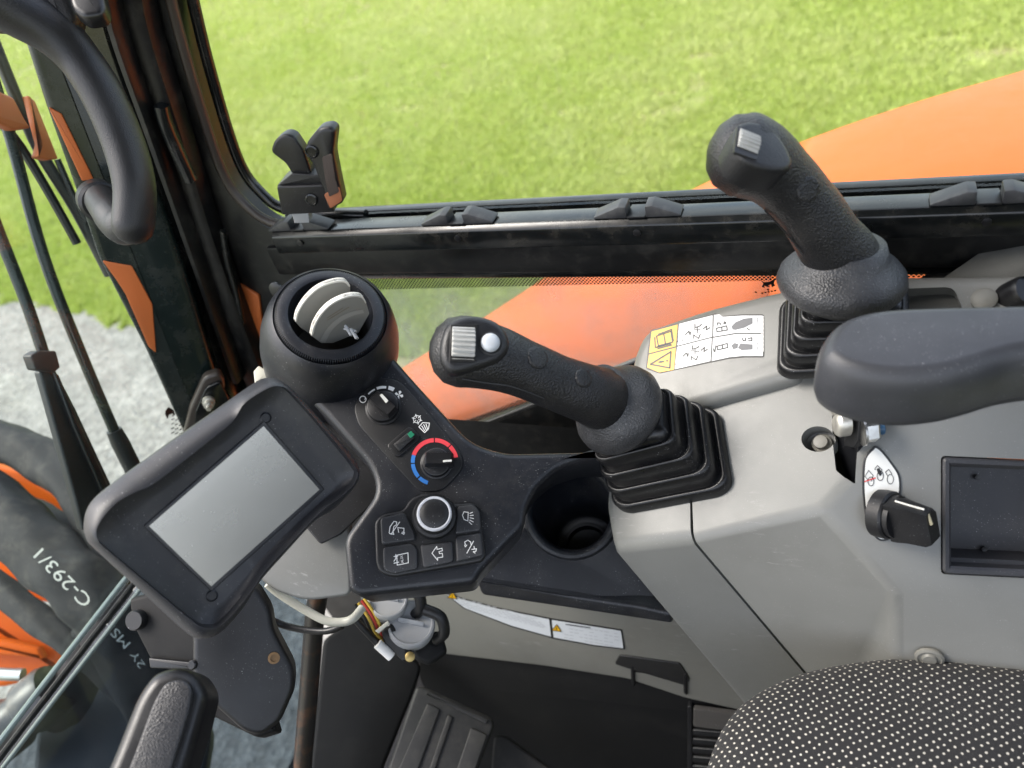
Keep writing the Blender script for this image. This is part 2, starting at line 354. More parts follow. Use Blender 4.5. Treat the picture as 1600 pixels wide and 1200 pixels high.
# gravel patch in front of the cab: its edge follows the picture
ge = [P(q[0], q[1], z=GZ+.004) for q in ((-260, 400), (-60, 452), (40, 470), (110, 482), (170, 500), (215, 520), (330, 560), (520, 610))]
gp = [V(-14, ge[0][1]+4, GZ+.004)] + [g for g in smooth(ge, 6)] + [V(-1.3, .7, GZ+.004), V(1, -6, GZ+.004), V(-14, -6, GZ+.004)]
for k in range(3, len(gp)-3): gp[k] = gp[k] + V(rng.normal(0, .05), rng.normal(0, .05), 0)
tag(obj('gravel_path', gp, [tuple(range(len(gp)))], gravelmat(), smooth_=False), 'pale gravel beyond the front window', kind='structure')
gpoly = np.array([g[:2] for g in gp])
def inpoly(x, y):
    c = False; n = len(gpoly); j = n-1
    for i in range(n):
        xi, yi = gpoly[i]; xj, yj = gpoly[j]
        if (yi > y) != (yj > y) and x < (xj-xi)*(y-yi)/(yj-yi)+xi: c = not c
        j = i
    return c
def inpolyv(x, y):
    c = np.zeros(len(x), bool); n = len(gpoly); j = n-1
    for i in range(n):
        xi, yi = gpoly[i]; xj, yj = gpoly[j]
        if yi != yj: c ^= ((yi > y) != (yj > y)) & (x < (xj-xi)*(y-yi)/(yj-yi)+xi)
        j = i
    return c
# loose stones
sv, sf = [], []
tet = np.array([(1, 0, 0), (-.6, .8, 0), (-.6, -.8, 0), (0, 0, .8)])
for i in range(3500):
    x, y = rng.uniform(-5.5, -1.2), rng.uniform(.2, 3.2)
    if not inpoly(x, y) : continue
    s = rng.uniform(.006, .02); a_ = rng.uniform(0, 6.28); ca, sa = math.cos(a_), math.sin(a_)
    b = len(sv)
    for t in tet: sv.append((x+s*(t[0]*ca-t[1]*sa), y+s*(t[0]*sa+t[1]*ca), GZ+.003+s*t[2]*.8))
    sf += [(b, b+1, b+3), (b+1, b+2, b+3), (b+2, b, b+3)]
tag(obj('loose_gravel', sv, sf, mat('stone', (.36, .345, .315), .9, var=.3, vscale=30), smooth_=False), 'loose pale stones scattered on the gravel', 'gravel', kind='stuff')
# grass blades, one mass
def grassmat():
    m = bpy.data.materials.new('grass_blades'); m.use_nodes = True; N, L = m.node_tree.nodes, m.node_tree.links; b = N['Principled BSDF']; b.inputs['Roughness'].default_value = .55
    at = N.new('ShaderNodeAttribute'); at.attribute_name = 'tone'; r = N.new('ShaderNodeValToRGB')
    r.color_ramp.elements[0].color = (.27, .37, .045, 1); r.color_ramp.elements[1].color = (.64, .66, .29, 1); e1 = r.color_ramp.elements.new(.45); e1.color = (.48, .57, .13, 1)
    L.new(at.outputs['Fac'], r.inputs[0]); L.new(r.outputs[0], b.inputs['Base Color'])
    tr = N.new('ShaderNodeBsdfTranslucent'); L.new(r.outputs[0], tr.inputs[0]); mx = N.new('ShaderNodeMixShader'); mx.inputs[0].default_value = .35
    o = N['Material Output']; L.new(b.outputs[0], mx.inputs[1]); L.new(tr.outputs[0], mx.inputs[2]); L.new(mx.outputs[0], o.inputs[0]); return m
def field(x, y, s, seed):
    r2 = np.random.default_rng(seed); o = 0
    for k in range(5):
        a_ = r2.uniform(0, 6.28); f_ = s*(1.7**k)*r2.uniform(.7, 1.3); o = o+np.sin((x*math.cos(a_)+y*math.sin(a_))*f_+r2.uniform(0, 6.28)+1.3*np.sin((x*math.sin(a_)-y*math.cos(a_))*f_*.7))/1.25**k
    return o/3
def grass():
    # the patch of lawn the windows look out on
    n = 330000
    u = rng.uniform(-60, 1660, n); w = rng.uniform(-60, 560, n)
    d = (RM@np.stack([u-800, w-600, np.full(n, FPX)]))/FPX; t = (GZ-CAM[2])/d[2]
    ok = (t > 0) & (t < 16); x = (t*d[0])[ok]; y = (t*d[1])[ok]
    m = 80000; x = np.r_[x, rng.uniform(-7, 2.5, m)]; y = np.r_[y, rng.uniform(.9, 7.5, m)]
    keep = ~inpolyv(x, y); x, y = x[keep], y[keep]
    bare = field(x, y, 1.1, 5); kp = bare < .62+rng.normal(0, .06, len(x)); x, y = x[kp], y[kp]
    for (px, py, rx, ry) in ((555, 125, .13, .05), (640, 172, .12, .05), (1545, 86, .16, .09), (1095, 90, .1, .05), (1040, 150, .07, .04), (690, 105, .08, .04), (350, 236, .1, .06), (1480, 60, .12, .05)):
        q = P(px, py, z=GZ); dd = ((x-q[0])/rx/1.4)**2+((y-q[1])/ry/1.4)**2; kp = rng.random(len(x)) < np.clip(.02+.6*dd, 0, 1); x, y = x[kp], y[kp]
    n = len(x)
    clump = field(x, y, 2.2, 3); fine = field(x, y, 9, 9)
    h = .017+.014*rng.random(n)+.007*np.clip(clump+fine*.6, -1, 1); h = np.clip(h, .008, None)*(1+.05*np.hypot(x, y))
    wd = rng.uniform(.0017, .0034, n)*(1+.25*np.hypot(x, y)); a_ = rng.uniform(0, 6.28, n); lean = rng.uniform(.3, 1.3, n)*h; la = rng.uniform(0, 6.28, n)
    ca, sa = np.cos(a_)*wd, np.sin(a_)*wd
    z0 = np.full(n, GZ); lx, ly = np.cos(la)*lean, np.sin(la)*lean
    vs = np.stack([np.stack([x-ca, y-sa, z0], 1), np.stack([x+ca, y+sa, z0], 1), np.stack([x+ca*.6+lx*.4, y+sa*.6+ly*.4, GZ+h*.65], 1), np.stack([x+lx, y+ly, GZ+h], 1), np.stack([x-ca*.6+lx*.4, y-sa*.6+ly*.4, GZ+h*.65], 1)], 1).reshape(-1, 3)
    me = bpy.data.meshes.new('grass'); me.vertices.add(n*5); me.vertices.foreach_set('co', vs.ravel())
    li = (np.arange(n)[:, None]*5+np.array([0, 1, 2, 3, 4])).ravel(); me.loops.add(n*5); me.loops.foreach_set('vertex_index', li)
    me.polygons.add(n); me.polygons.foreach_set('loop_start', np.arange(n)*5); me.polygons.foreach_set('loop_total', np.full(n, 5)); me.update()
    at = me.attributes.new('tone', 'FLOAT', 'POINT'); tone = np.clip(.52+.2*clump+.1*fine+.16*field(x, y, .5, 21)+rng.normal(0, .13, n), 0, 1); at.data.foreach_set('value', np.repeat(tone, 5))
    me.materials.append(grassmat()); o = bpy.data.objects.new('grass', me); COL.objects.link(o)
    tag(o, 'bright short green lawn seen through the side window', 'grass', kind='stuff')
grass()
# ================================================================ orange bodywork beside the cab
hood_edge = [(1900, 20, 1.30), (1600, 110, 1.22), (1420, 163, 1.18), (1240, 226, 1.14), (1080, 297, 1.09), (950, 372, 1.03), (870, 422, .99), (790, 474, .95), (720, 520, .91), (655, 558, .87), (590, 604, .83), (530, 665, .79)]
he = smooth([P(a_, b, y=c) for a_, b, c in hood_edge], 5)
hood = thing('engine_hood', (.1, .95, -.35), 'orange painted engine hood curving down beside the cab window', 'bodywork')
def hoodsec(p, k0, k1):
    out = []
    yi = .646
    for s in np.linspace(0, 1, 9):
        y = yi+(p[1]-.02-yi)*s; out.append((p[0], y, p[2]+.006+.03*math.sin(math.pi*s*.9+.2)*(p[1]-yi)))
    z1 = out[-1][2]
    for t in (.25, .5, .75, 1.): out.append((p[0], p[1]-.02+.02*math.sin(t*math.pi/2), z1-.025*(1-math.cos(t*math.pi/2))))
    out.append((p[0]-.0, p[1]+.02, -.35)); return np.array(out)
cut = next(i for i, p in enumerate(he) if p[0] < P(1262, 218, y=1.145)[0])
r_front = [hoodsec(p, 0, 0) for p in he[cut:]]; r_rear = [hoodsec(p, 0, 0) for p in he[:cut+1]]
gapv = V(.0012, 0, 0)
v, f = loft([r+gapv for r in r_rear[:-1]]+[r_rear[-1]+gapv], False, False, closed=False); o_ = obj('rear_panel', v, f, ORANGE, hood, angle=60); mm = o_.modifiers.new('thickness', 'SOLIDIFY'); mm.thickness = .004
v, f = loft(r_front, False, False, closed=False); o_ = obj('front_panel', v, f, ORANGE, hood, angle=60); mm = o_.modifiers.new('thickness', 'SOLIDIFY'); mm.thickness = .004
nose = np.array([r_front[-1][:, 0]-.02, r_front[-1][:, 1], r_front[-1][:, 2]-.03]).T
v, f = loft([r_front[-1], nose, nose+V(-.01, 0, -.3)], False, False, closed=False); o_ = obj('nose_panel', v, f, ORANGE, hood, angle=60); mm = o_.modifiers.new('thickness', 'SOLIDIFY'); mm.thickness = .004
# ================================================================ cab shell: side window, sill, pillar
YG = .632
sidew = thing('side_window', (-.15, YG, .55), 'large right side window pane above the black sill rail', 'window')
g0 = Plane(V(0, YG, .9), (0, -1, 0))
up = rnd([(255, -120, 5), (300, 105, 40), (348, 262, 60), (415, 342, 30), (1800, 280, 2), (1800, -120, 2)], 5)
slab('glass', g0, up, .005, GLASS, sidew, bev=.0005, seg=1)
loww = thing('lower_side_window', (-.3, YG, .5), 'lower right window pane with dotted black top border', 'window')
lo = [(560, 425), (1480, 405), (1480, 470), (1000, 560), (838, 626), (716, 676), (640, 640)]
slab('glass', g0, rnd(lo, 4), .005, GLASSL, loww, bev=.0005, seg=1)
o_ = obj('dotted_border', [g0.at(*q, .0008) for q in ((560, 425), (1475, 405), (1475, 432), (560, 453))], [(0, 1, 2, 3)], FRIT, loww, smooth_=False)
o_ = obj('dotted_border', [g0.at(*q, .0008) for q in ((712, 664), (838, 614), (838, 627), (716, 676))], [(0, 1, 2, 3)], FRIT, loww, smooth_=False)
# cat-head maker's mark printed on the pane, with its rows of tiny print
cat = [(1187, 437), (1194, 441), (1203, 440), (1212, 434), (1209, 443), (1211, 446), (1206, 449), (1205, 444), (1200, 446), (1203, 449), (1198, 448), (1194, 446), (1195, 450), (1190, 448), (1193, 443)]
strokes('maker_mark', g0, [[(1190+k*5, 458-k), (1192+k*5, 458-k)] for k in range(5)]+[[(1180, 456), (1182, 457)], [(1199, 452), (1201, 453)]], 2, INK, loww, off=.001, fills=[cat])
def fr(name, p0, p1, sec, m, parent, bevel=.002):
    """bar along X with a (y, z) section"""
    a_, b = [np.array([(x, s[0], s[1]) for s in sec]) for x in (p0, p1)]; v, f = loft([a_, b]); return obj(name, v, f, m, parent, bevel=bevel, angle=40)
shell = thing('cab_shell', (-.3, .64, .2), 'glossy black cab shell around the side window, with sill and corner trims', 'cab')
xr0 = P(424, 362, y=.59)[0]
fr('sill_rail', xr0, .42, [(.585, .877), (.585, .897), (.590, .902), (.612, .902), (.612, .893), (.628, .893), (.628, .877)], FRAME, shell, .0015)
fr('sill_beam', xr0-.03, .42, [(.600, .838), (.600, .8755), (.628, .8755), (.628, .838)], DK, shell, .003)
fr('lower_beam', -.56, .42, [(.609, .826), (.606, .836), (.650, .836), (.650, .826)], FRAME, shell, .001)
fr('outer_ledge', xr0-.02, .42, [(.640, .84), (.640, .894), (.652, .894), (.652, .84)], FRAME, shell, .002)
sp = Plane(V(0, .606, .9), (0, -1, 0))
# corner plate of the frame between window and pillar
oc = smooth([sp.at(*q) for q in ((250, -140), (270, 0), (292, 115), (338, 268), (400, 348), (470, 374), (560, 385))], 6)
ic = smooth([sp.at(*q) for q in ((115, -140), (140, -20), (200, 180), (262, 420), (330, 660), (440, 610), (560, 436))], 6)
v, f = loft([np.array(ic)+V(0, .03, 0), np.array(ic), np.array(oc)+(np.array(ic)-np.array(oc))*.05, np.array(oc)+V(0, .003, 0), np.array(oc)+V(0, .03, 0)], False, False, closed=False); obj('corner_frame', v, f, DK, shell, angle=50)
sealp = smooth([sp.at(*q) for q in ((236, -150), (262, -20), (300, 122), (345, 262), (382, 318), (432, 350), (520, 358))], 8)
sweep('window_seal', sealp, .0055, SEAL, shell, n=10)
sealo = smooth([sp.at(*q)+V(0, .018, 0) for q in ((250, -150), (276, -20), (312, 122), (356, 258), (392, 312), (440, 342), (560, 350))], 8)
sweep('glass_gasket', sealo, .006, FRAME, shell, n=10)
# long trims running down the pillar
def strip(name, pts, w, d, m, dep=None, y=None, x=None):
    path = smooth([P(q[0], q[1], d=dep, y=y, x=x) for q in pts], 6)
    pr = [(-1, -.7), (-.7, -1), (.7, -1), (1, -.7), (1, .7), (.7, 1), (-.7, 1), (-1, .7)]
    return sweep(name, path, [(w, d)]*len(path), m, shell, prof=pr, ref=(1, 0, 0), angle=50)
strip('pillar_trim', [(150, -90), (168, 30), (225, 200), (290, 400), (352, 600), (372, 680)], .016, .02, FRAME, y=.585)
strip('pillar_trim', [(196, -90), (214, 30), (268, 200), (325, 380), (392, 560), (430, 640)], .018, .014, DK, y=.592)
strip('pillar_trim', [(172, -60), (186, 40), (246, 215), (310, 400), (375, 590)], .004, .012, DK, y=.572)
strip('latch_strip', [(252, 165), (262, 200), (298, 282)], .006, .006, FRAME, y=.572)
# slim catch rod and plate low on the corner frame
strip('catch_rod', [(348, 360), (356, 410), (372, 470), (388, 560)], .003, .003, FRAME, y=.585)
fp = Plane(P(180, 330, d=.86), cvec(.15, 0, -1))
post = thing('front_pillar', P(300, 690, x=-.74), 'dark green front corner pillar with painted orange reflections', 'pillar')
fpl = Plane(P(180, 300, x=-.70), unit(V(.6, -.8, 0)))
slab('post', fpl, rnd([(20, -60), (150, -60), (160, 20), (232, 240), (300, 460), (345, 610), (425, 800), (440, 880), (385, 885), (318, 740), (296, 700), (226, 546), (152, 402), (118, 300), (70, 165), (36, 60)], 10), .03, PILLAR, post, bev=.008, seg=4)
slab('orange_reflection', fpl, rnd([(76, 168), (96, 178), (146, 280), (128, 283)], 2), .002, ORNG2, post, off=.0015, bev=.0008)  # these plates stand in for orange reflections in the front glass
slab('orange_reflection', fpl, rnd([(160, 408), (206, 416), (238, 476), (244, 552), (232, 542), (196, 460), (182, 438)], 3), .002, ORNG2, post, off=.0015, bev=.0008)
slab('pillar_cap', fpl, rnd([(282, 700), (296, 640), (318, 590), (342, 582), (352, 600), (340, 670), (318, 706)], 8), .012, SEAL, post, off=.02, bev=.004)
slab('bracket_plate', fpl, rnd([(304, 690), (305, 645), (322, 606), (344, 596), (365, 640), (345, 690)], 6), .004, FRAME, post, off=.026, bev=.001)
pc = fpl.at(326, 626, .027); lathe('bolt', pc, fpl.n, [(.0075, 0), (.0075, .005), (.0055, .0055), (.0055, .012), (.003, .0125), (.003, .018)], ZINC, post, n=12)
slab('outside_orange', sp, rnd([(370, 442), (404, 462), (412, 530), (400, 600), (384, 540)], 4), .003, ORNG2, post, off=.004, bev=.001)  # plates standing for orange bodywork outside, seen through the glass
slab('outside_orange', sp, rnd([(330, 436), (338, 440), (343, 466), (336, 458)], 2), .003, ORNG2, post, off=.004, bev=.001)
# catches along the sill rail
CATCH = mat('catch_plastic', (.03, .031, .034), .45, grime=.4, gcol=(.12, .12, .115, 1), gscale=60)
def catch_at(px, py, label):
    c = P(px, py, y=.600); c[2] = .9025
    t = thing('rail_catch', c, label, 'window catch', 'catches along the sill rail')
    for s in (-1, 1):
        pr = np.array([(s*.0085, 0), (s*.0085, .011), (s*.015, .0115), (s*.039, .002), (s*.039, 0)])
        a_, b = [np.array([(c[0]+q[0], yy, c[2]+q[1]) for q in pr]) for yy in (.589, .606)]
        v, f = loft([a_, b]); obj('wedge', v, f, CATCH, t, bevel=.0012, angle=40)
    box('base_strip', c+V(0, -.001, .001), V(.0083, 0, 0), V(0, .011, 0), V(0, 0, .001), PLS, t, .0004)
    lathe('plug', c+V(0, -.0155, -.012), V(0, -1, 0), [(.0035, 0), (.0035, .001), (.002, .0015)], PLS, t, n=12)
    return t
catch_at(470, 345, 'leftmost rail catch, under the window latch'); catch_at(718, 338, 'rail catch second from the left, right of the window latch')
catch_at(997, 322, 'rail catch left of the tall rear joystick'); catch_at(1545, 296, 'rail catch at the right end of the sill rail')
# window latch standing on the rail
lt = thing('window_latch', P(485, 340, y=.592), 'black window latch with two lever arms at the sill corner', 'latch')
lp = Plane(P(480, 312, y=.578), unit(V(.25, -1, .05)))
slab('block', lp, rnd([(432, 292), (504, 289), (522, 332), (440, 336)], 3), .032, PLS, lt, bev=.0015)
slab('top_flange', lp, rnd([(432, 291), (456, 271), (500, 274), (504, 290)], 2), .03, PLS, lt, off=-.004, bev=.001)
slab('rear_lever', lp, rnd([(422, 238, 8), (428, 220, 8), (444, 209, 8), (458, 212, 8), (474, 236), (490, 282), (465, 288), (446, 256)], 6), .014, PLS, lt, off=-.008, bev=.003)
slab('front_lever', lp, rnd([(476, 240, 10), (478, 224, 8), (498, 200, 8), (516, 198, 8), (524, 205), (520, 240), (528, 282), (536, 318), (512, 330), (505, 300), (488, 258)], 6), .016, PLS, lt, off=.004, bev=.004)
slab('worn_patch', lp, rnd([(506, 304), (520, 296), (530, 292), (535, 314), (516, 326)], 3), .0006, mat('worn_reflector', (.3, .1, .04), .5), lt, off=.0045, bev=.0002)
slab('ribbed_band', lp, rnd([(503, 246), (518, 240), (524, 282), (530, 300), (514, 308), (508, 280)], 3), .001, mat('worn_rib', (.05, .035, .028), .6, bump=(1200, .8)), lt, off=.0052, bev=.0003)
for q in ((487, 237), (487, 312)):
    lathe('screw', lp.at(*q, .0045 if q[1] < 300 else .0005), lp.n, [(.0065, 0), (.0065, .001), (.005, .0016), (.0045, .0008), (.002, .0008)], FRAME, lt, n=16)
slab('foot', lp, rnd([(456, 334), (482, 333), (483, 348), (460, 349)], 1), .012, CAPG, lt, off=-.006, bev=.0006)
# ================================================================ front window, wipers
XF = -.78
fg = Plane(V(XF, 0, .9), unit(V(1, 0, .06)))
frontw = thing('front_window', fg.at(100, 1000), 'front window pane with bright bare lower glass edge', 'window')
slab('glass', fg, [(-150, -100), (60, -100), (225, 520), (300, 700), (340, 735), (188, 926), (-60, 1240), (-150, 1240)], .006, GLASSF, frontw, bev=.0005, seg=1)
eg = [fg.at(*q, .001) for q in ((-60, 1237), (60, 1080), (190, 912), (330, 740))]
sweep('glass_rim', eg, (.0032), GEDGE, frontw, n=8)
sweep('edge_gasket', [fg.at(q[0]+13, q[1]+8, -.002) for q in ((-60, 1237), (60, 1080), (190, 912), (330, 740))], .0035, DK, frontw, n=8)
sweep('glass_rim', [fg.at(q[0]+25, q[1]+14, -.004) for q in ((-60, 1237), (60, 1080), (190, 912), (330, 740))], .0024, GEDGE, frontw, n=8)
lfg = thing('lower_front_window', V(-.8, .25, .1), 'lower front window pane below the glass edge, showing pale gravel', 'window')
lg = Plane(V(XF-.005, 0, .5), unit(V(1, 0, .2)))
slab('glass', lg, [(-40, 1250), (205, 935), (330, 760), (480, 900), (480, 1250)], .006, GLASSD, lfg, bev=.0005, seg=1)
# tiny maker's mark on the front pane
cat2 = [(258, 642), (263, 636), (271, 640), (274, 648), (268, 652), (271, 646), (264, 648), (262, 655), (258, 648)]
strokes('maker_mark', fg, [[(268+k*6, 656+k*3+j*7-k*2), (272+k*6, 654+k*3+j*7-k*2)] for j in range(4) for k in range(4)], 1.5, INK, frontw, off=.002, fills=[cat2])
wo = Plane(V(XF-.03, 0, .9), unit(V(1, 0, .06)))
wip = thing('windscreen_wiper', wo.at(160, 800), 'long black wiper arm with clip outside the front window', 'wiper', 'wipers outside the front window')
sweep('rod', smooth([wo.at(*q) for q in ((-70, 190), (0, 368), (40, 470), (72, 565), (82, 600))], 6), .0062, PILLAR, wip, n=10)
wpl = Plane(V(XF-.02, 0, .9), unit(V(1, 0, .06)))
slab('clip', wpl, rnd([(48, 556), (60, 548), (88, 548), (95, 574), (86, 582), (56, 578)], 3), .014, PL, wip, off=.01, bev=.002)
slab('arm_blade', wpl, rnd([(62, 580), (88, 578), (120, 640), (176, 760), (180, 800), (130, 830), (118, 780)], 5), .01, PL, wip, bev=.003)
slab('arm_ridge', wpl, rnd([(84, 582), (92, 584), (128, 668), (178, 776), (172, 796), (116, 668)], 4), .006, PLS, wip, off=.006, bev=.002)
wip2 = thing('windscreen_wiper', wo.at(215, 740), 'thin wiper rod ending in a thick sleeve, beside the pillar', 'wiper', 'wipers outside the front window')
sweep('rod', smooth([wo.at(*q) for q in ((-30, 60), (18, 220), (68, 400), (130, 560), (186, 690))], 6), .0062, PILLAR, wip2, n=10)
sweep('sleeve', [wo.at(*q) for q in ((178, 672), (188, 692), (222, 760))], [.009, .0105, .0105], PL, wip2, n=12)
wb = thing('windscreen_wiper', wo.at(165, 415), 'black wiper blade with painted orange glass reflections close to the pillar', 'wiper', 'wipers outside the front window')
sweep('blade', smooth([wo.at(*q) for q in ((-20, 40), (20, 140), (62, 235), (120, 330), (172, 430))], 5), [(.0075, .005)]*21, PL, wb, n=10)
sweep('spine', [wo.at(*q)+V(.012, 0, 0) for q in ((78, 250), (100, 300), (124, 346))], .0035, PLS, wb, n=8)
slab('reflection_band', wpl, rnd([(-30, 130), (22, 152), (42, 190), (50, 200), (22, 203), (-30, 180)], 6), .012, ORNG2, wb, off=.006, bev=.003)  # orange reflections in the front glass, painted as plates beside the blade
slab('reflection_streak', wpl, rnd([(44, 148), (56, 158), (92, 248), (76, 250), (58, 245), (64, 225)], 3), .01, ORNG2, wb, off=.008, bev=.002)
sweep('tension_bar', smooth([wo.at(*q)+V(-.01, 0, 0) for q in ((10, 190), (40, 225), (80, 290), (130, 380))], 4), .005, PL, wb, n=8)
# ================================================================ grab handle at the pillar
gh = thing('grab_handle', P(185, 350, d=.74), 'thick curved black grab handle on the front pillar', 'handle')
gpath = smooth([P(*q) for q in ((-60, -40, .62), (20, 10, .64), (95, 60, .655), (150, 130, .665), (190, 215, .675), (210, 290, .68), (208, 352, .685))], 8)
m_ = len(gpath); sweep('grip', gpath, [(.0185+.016*max(0, 1-i/20), .0175+.008*max(0, 1-i/20)) for i in range(m_)], GRIPT, gh, n=24, end=.017)
sweep('lower_elbow', smooth([P(*q) for q in ((206, 350, .69), (190, 352, .70), (172, 332, .72), (158, 312, .755))], 6), [.0172]*6+[.0165]*6+[.0155]*7, GRIPT, gh, n=20, end=.01)
lathe('collar', P(156, 314, d=.76), P(172, 332, d=.72)-P(156, 314, d=.76), [(.02, -.01), (.02, .006), (.017, .009)], PLS, gh, n=24)
slab('upper_mount', Plane(P(40, 15, d=.64), cvec(.1, .2, -1)), rnd([(-80, -60), (80, -60), (120, 20), (112, 62), (60, 48), (-80, 40)], 10), .02, GRIPT, gh, bev=.008, seg=4)
slab('release_button', Plane(P(130, 10, d=.62), cvec(.1, -.2, -1)), rnd([(95, -60), (150, -60), (164, 12), (158, 24), (130, 28), (110, 12)], 9), .014, PLS, gh, bev=.005, seg=4)
hk = thing('coat_hook', P(215, 12, d=.8), 'small bent steel hook at the top of the pillar', 'hook')
sweep('hook', smooth([P(*q) for q in ((205, -30, .80), (207, 4, .80), (213, 18, .795), (224, 17, .79), (236, 8, .785))], 6), [(.007, .0022)]*25, ZINC, hk, n=8)

# the rest of the cab, out of the picture: roof, rear wall and door panel, which shade the inside; the roof window ahead stays open
tag(box('cab_roof', V(.33, .0, 1.80), V(.94, 0, 0), V(0, .66, 0), V(0, 0, .02), DK, None, .005), 'dark cab roof', kind='structure')
tag(box('cab_rear_wall', V(1.05, .0, .58), V(.02, 0, 0), V(0, .62, 0), V(0, 0, .58), DK, None, .005), 'dark cab rear wall', kind='structure')
tag(box('cab_door_panel', V(.15, -.66, .40), V(.85, 0, 0), V(0, .02, 0), V(0, 0, .40), DK, None, .005), 'dark lower door panel', kind='structure')
# ================================================================ grey right-hand console
def realise(o, cutters, thick=0):
    """turn the shell solid, cut the openings for good, drop the cutting shapes"""
    if thick:
        m = o.modifiers.new('thickness', 'SOLIDIFY'); m.thickness = thick; m.offset = -1
    for c in cutters:
        m = o.modifiers.new('cut', 'BOOLEAN'); m.operation = 'DIFFERENCE'; m.object = c; m.solver = 'EXACT'
    dg = bpy.context.evaluated_depsgraph_get(); me = bpy.data.meshes.new_from_object(o.evaluated_get(dg))
    o.modifiers.clear(); o.data = me
    for c in cutters: bpy.data.objects.remove(c)
    me.polygons.foreach_set('use_smooth', [True]*len(me.polygons)); me.set_sharp_from_angle(angle=math.radians(35))
def cutter(pl, pts, up_, down):
    ring = pl.ring(pts); v, f = loft([ring-pl.n*down, ring+pl.n*up_]); return obj('cutting_shape', v, f, PL)
A3, B3, C3 = P(1245, 560, z=.79), P(955, 825, z=.69), P(1285, 795, z=.735)
TP = plane3(A3, B3, C3)
KP = plane3(C3, P(1475, 715, z=.752), P(1475, 895, z=.682))
SP = Plane(C3, (0.04, -1, .0))
con = thing('grey_console', V(0, .5, .3), 'worn grey moulded console carrying joysticks, key switch and tray', 'console')
L3 = np.cross(TP.n, KP.n); L3 = L3 if L3[0] > 0 else -L3; L3 = unit(L3)
c1, c3 = TP.at(1084, 843), C3
m2 = c3+L3*.42
k1 = KP.at(1398, 928); k2 = KP.at(1398, 928)+V(.30, 0, 0); k2 = k2-KP.n*((k2-KP.p)@KP.n)
s1 = SP.at(1312, 1112); SPL = Plane(k1, V(.0, -1, .12))
sA = SPL.at(1400, 1075); s2 = sA+V(.3, 0, 0)
r0 = TP.at(1640, 440)
mv = [TP.at(1076, 640), TP.at(1243, 594), TP.at(1247, 560), r0, m2, c3, c1, s1, k1, k2, sA, s2, s1+V(.0, 0, -.12), sA+V(0, 0, -.1), s2+V(0, 0, -.1)]
mf = [(0, 1, 2, 3, 4, 5, 6), (5, 4, 9, 8), (6, 5, 8, 7), (7, 8, 10), (8, 9, 11, 10), (7, 10, 13, 12), (10, 11, 14, 13)]
mc = obj('main_cover', mv, mf, GREY, con, bevel=.011, bseg=5, angle=35)
trayO = rnd([(1470, 712), (1700, 722), (1700, 908), (1470, 897)], 8)
slot = [(1300, 628), (1330, 625), (1346, 640), (1340, 700), (1335, 755), (1318, 745), (1306, 735), (1301, 690)]
cuts = [cutter(KP, trayO, .03, .04), cutter(TP, rnd(slot, 3), .04, .04), cutter(TP, circ((1278, 686), 26, 28, 20), .03, .02)]
realise(mc, cuts, .0035)
fv = [TP.at(1076, 640), TP.at(1079, 843), TP.at(950, 858), TP.at(945, 812), TP.at(965, 690), SP.at(1307, 1112), SP.at(1200, 1152)]
fv += [fv[2]+V(.01, .09, 0), fv[3]+V(.01, .08, -.02), fv[6]+V(.01, .09, 0)]
fvf = [(0, 1, 2, 3, 4), (1, 5, 6, 2), (2, 6, 9, 7), (3, 2, 7, 8)]
fc = obj('front_cover', fv, fvf, GREY, con, bevel=.010, bseg=5, angle=35); realise(fc, [], .0035)
# dark inner wall that shows in the seams and openings
obj('inner_liner', [q-TP.n*.02 for q in (TP.at(1060, 640), TP.at(1250, 560), r0, m2)]+[c1+V(0, .03, -.02), s1+V(0, .03, 0)], [(0, 1, 2, 3), (0, 4, 5, 3)], DK, con)
# label housing: the raised upper cover against the window
UP = Plane(TP.p, TP.n)
uc = slab('upper_cover', TP, rnd([(984, 562, 26), (1004, 514, 22), (1100, 480, 30), (1222, 449, 30), (1400, 427, 20), (1660, 423, 2), (1700, 540, 2), (1262, 556, 6), (1247, 591, 12), (1076, 640, 5), (1000, 650, 20), (982, 600, 10)], 6), .03, GREY, con, off=.013, bev=.012, seg=6, angle=30)
c_ = cutter(Plane(TP.p+TP.n*.013, TP.n), rnd([(1395, 452, 12), (1490, 448, 14), (1505, 485, 10), (1470, 520), (1380, 520)], 12), .02, .014); realise(uc, [c_])
pk = TP.ring(circ((1278, 686), 26.6, 28, 20.6), .0005); v, f = loft([pk-TP.n*.003, pk-TP.n*.018, inset(pk, TP.n, .002)-TP.n*.019], False, True); obj('bolt_pocket', v, f, GREY, con, angle=40)
# bolt sunk in the round hole
bc = TP.at(1284, 693, -.014); lathe('sunk_bolt', bc, TP.n, [(.008, -.004), (.008, .001), (.006, .002), (.0055, .006), (.003, .0065)], GREYD, con, n=16)
lathe('trim_button', SPL.at(1452, 1026, .001), SPL.n, [(.011, 0), (.011, .002), (.009, .003), (.0085, .002), (.006, .002), (.005, .004)], GREYD, con, n=24)
lathe('small_plug', TP.at(1538, 470, .013), TP.n, [(.009, 0), (.009, .004), (.006, .006)], GREYD, con, n=20)
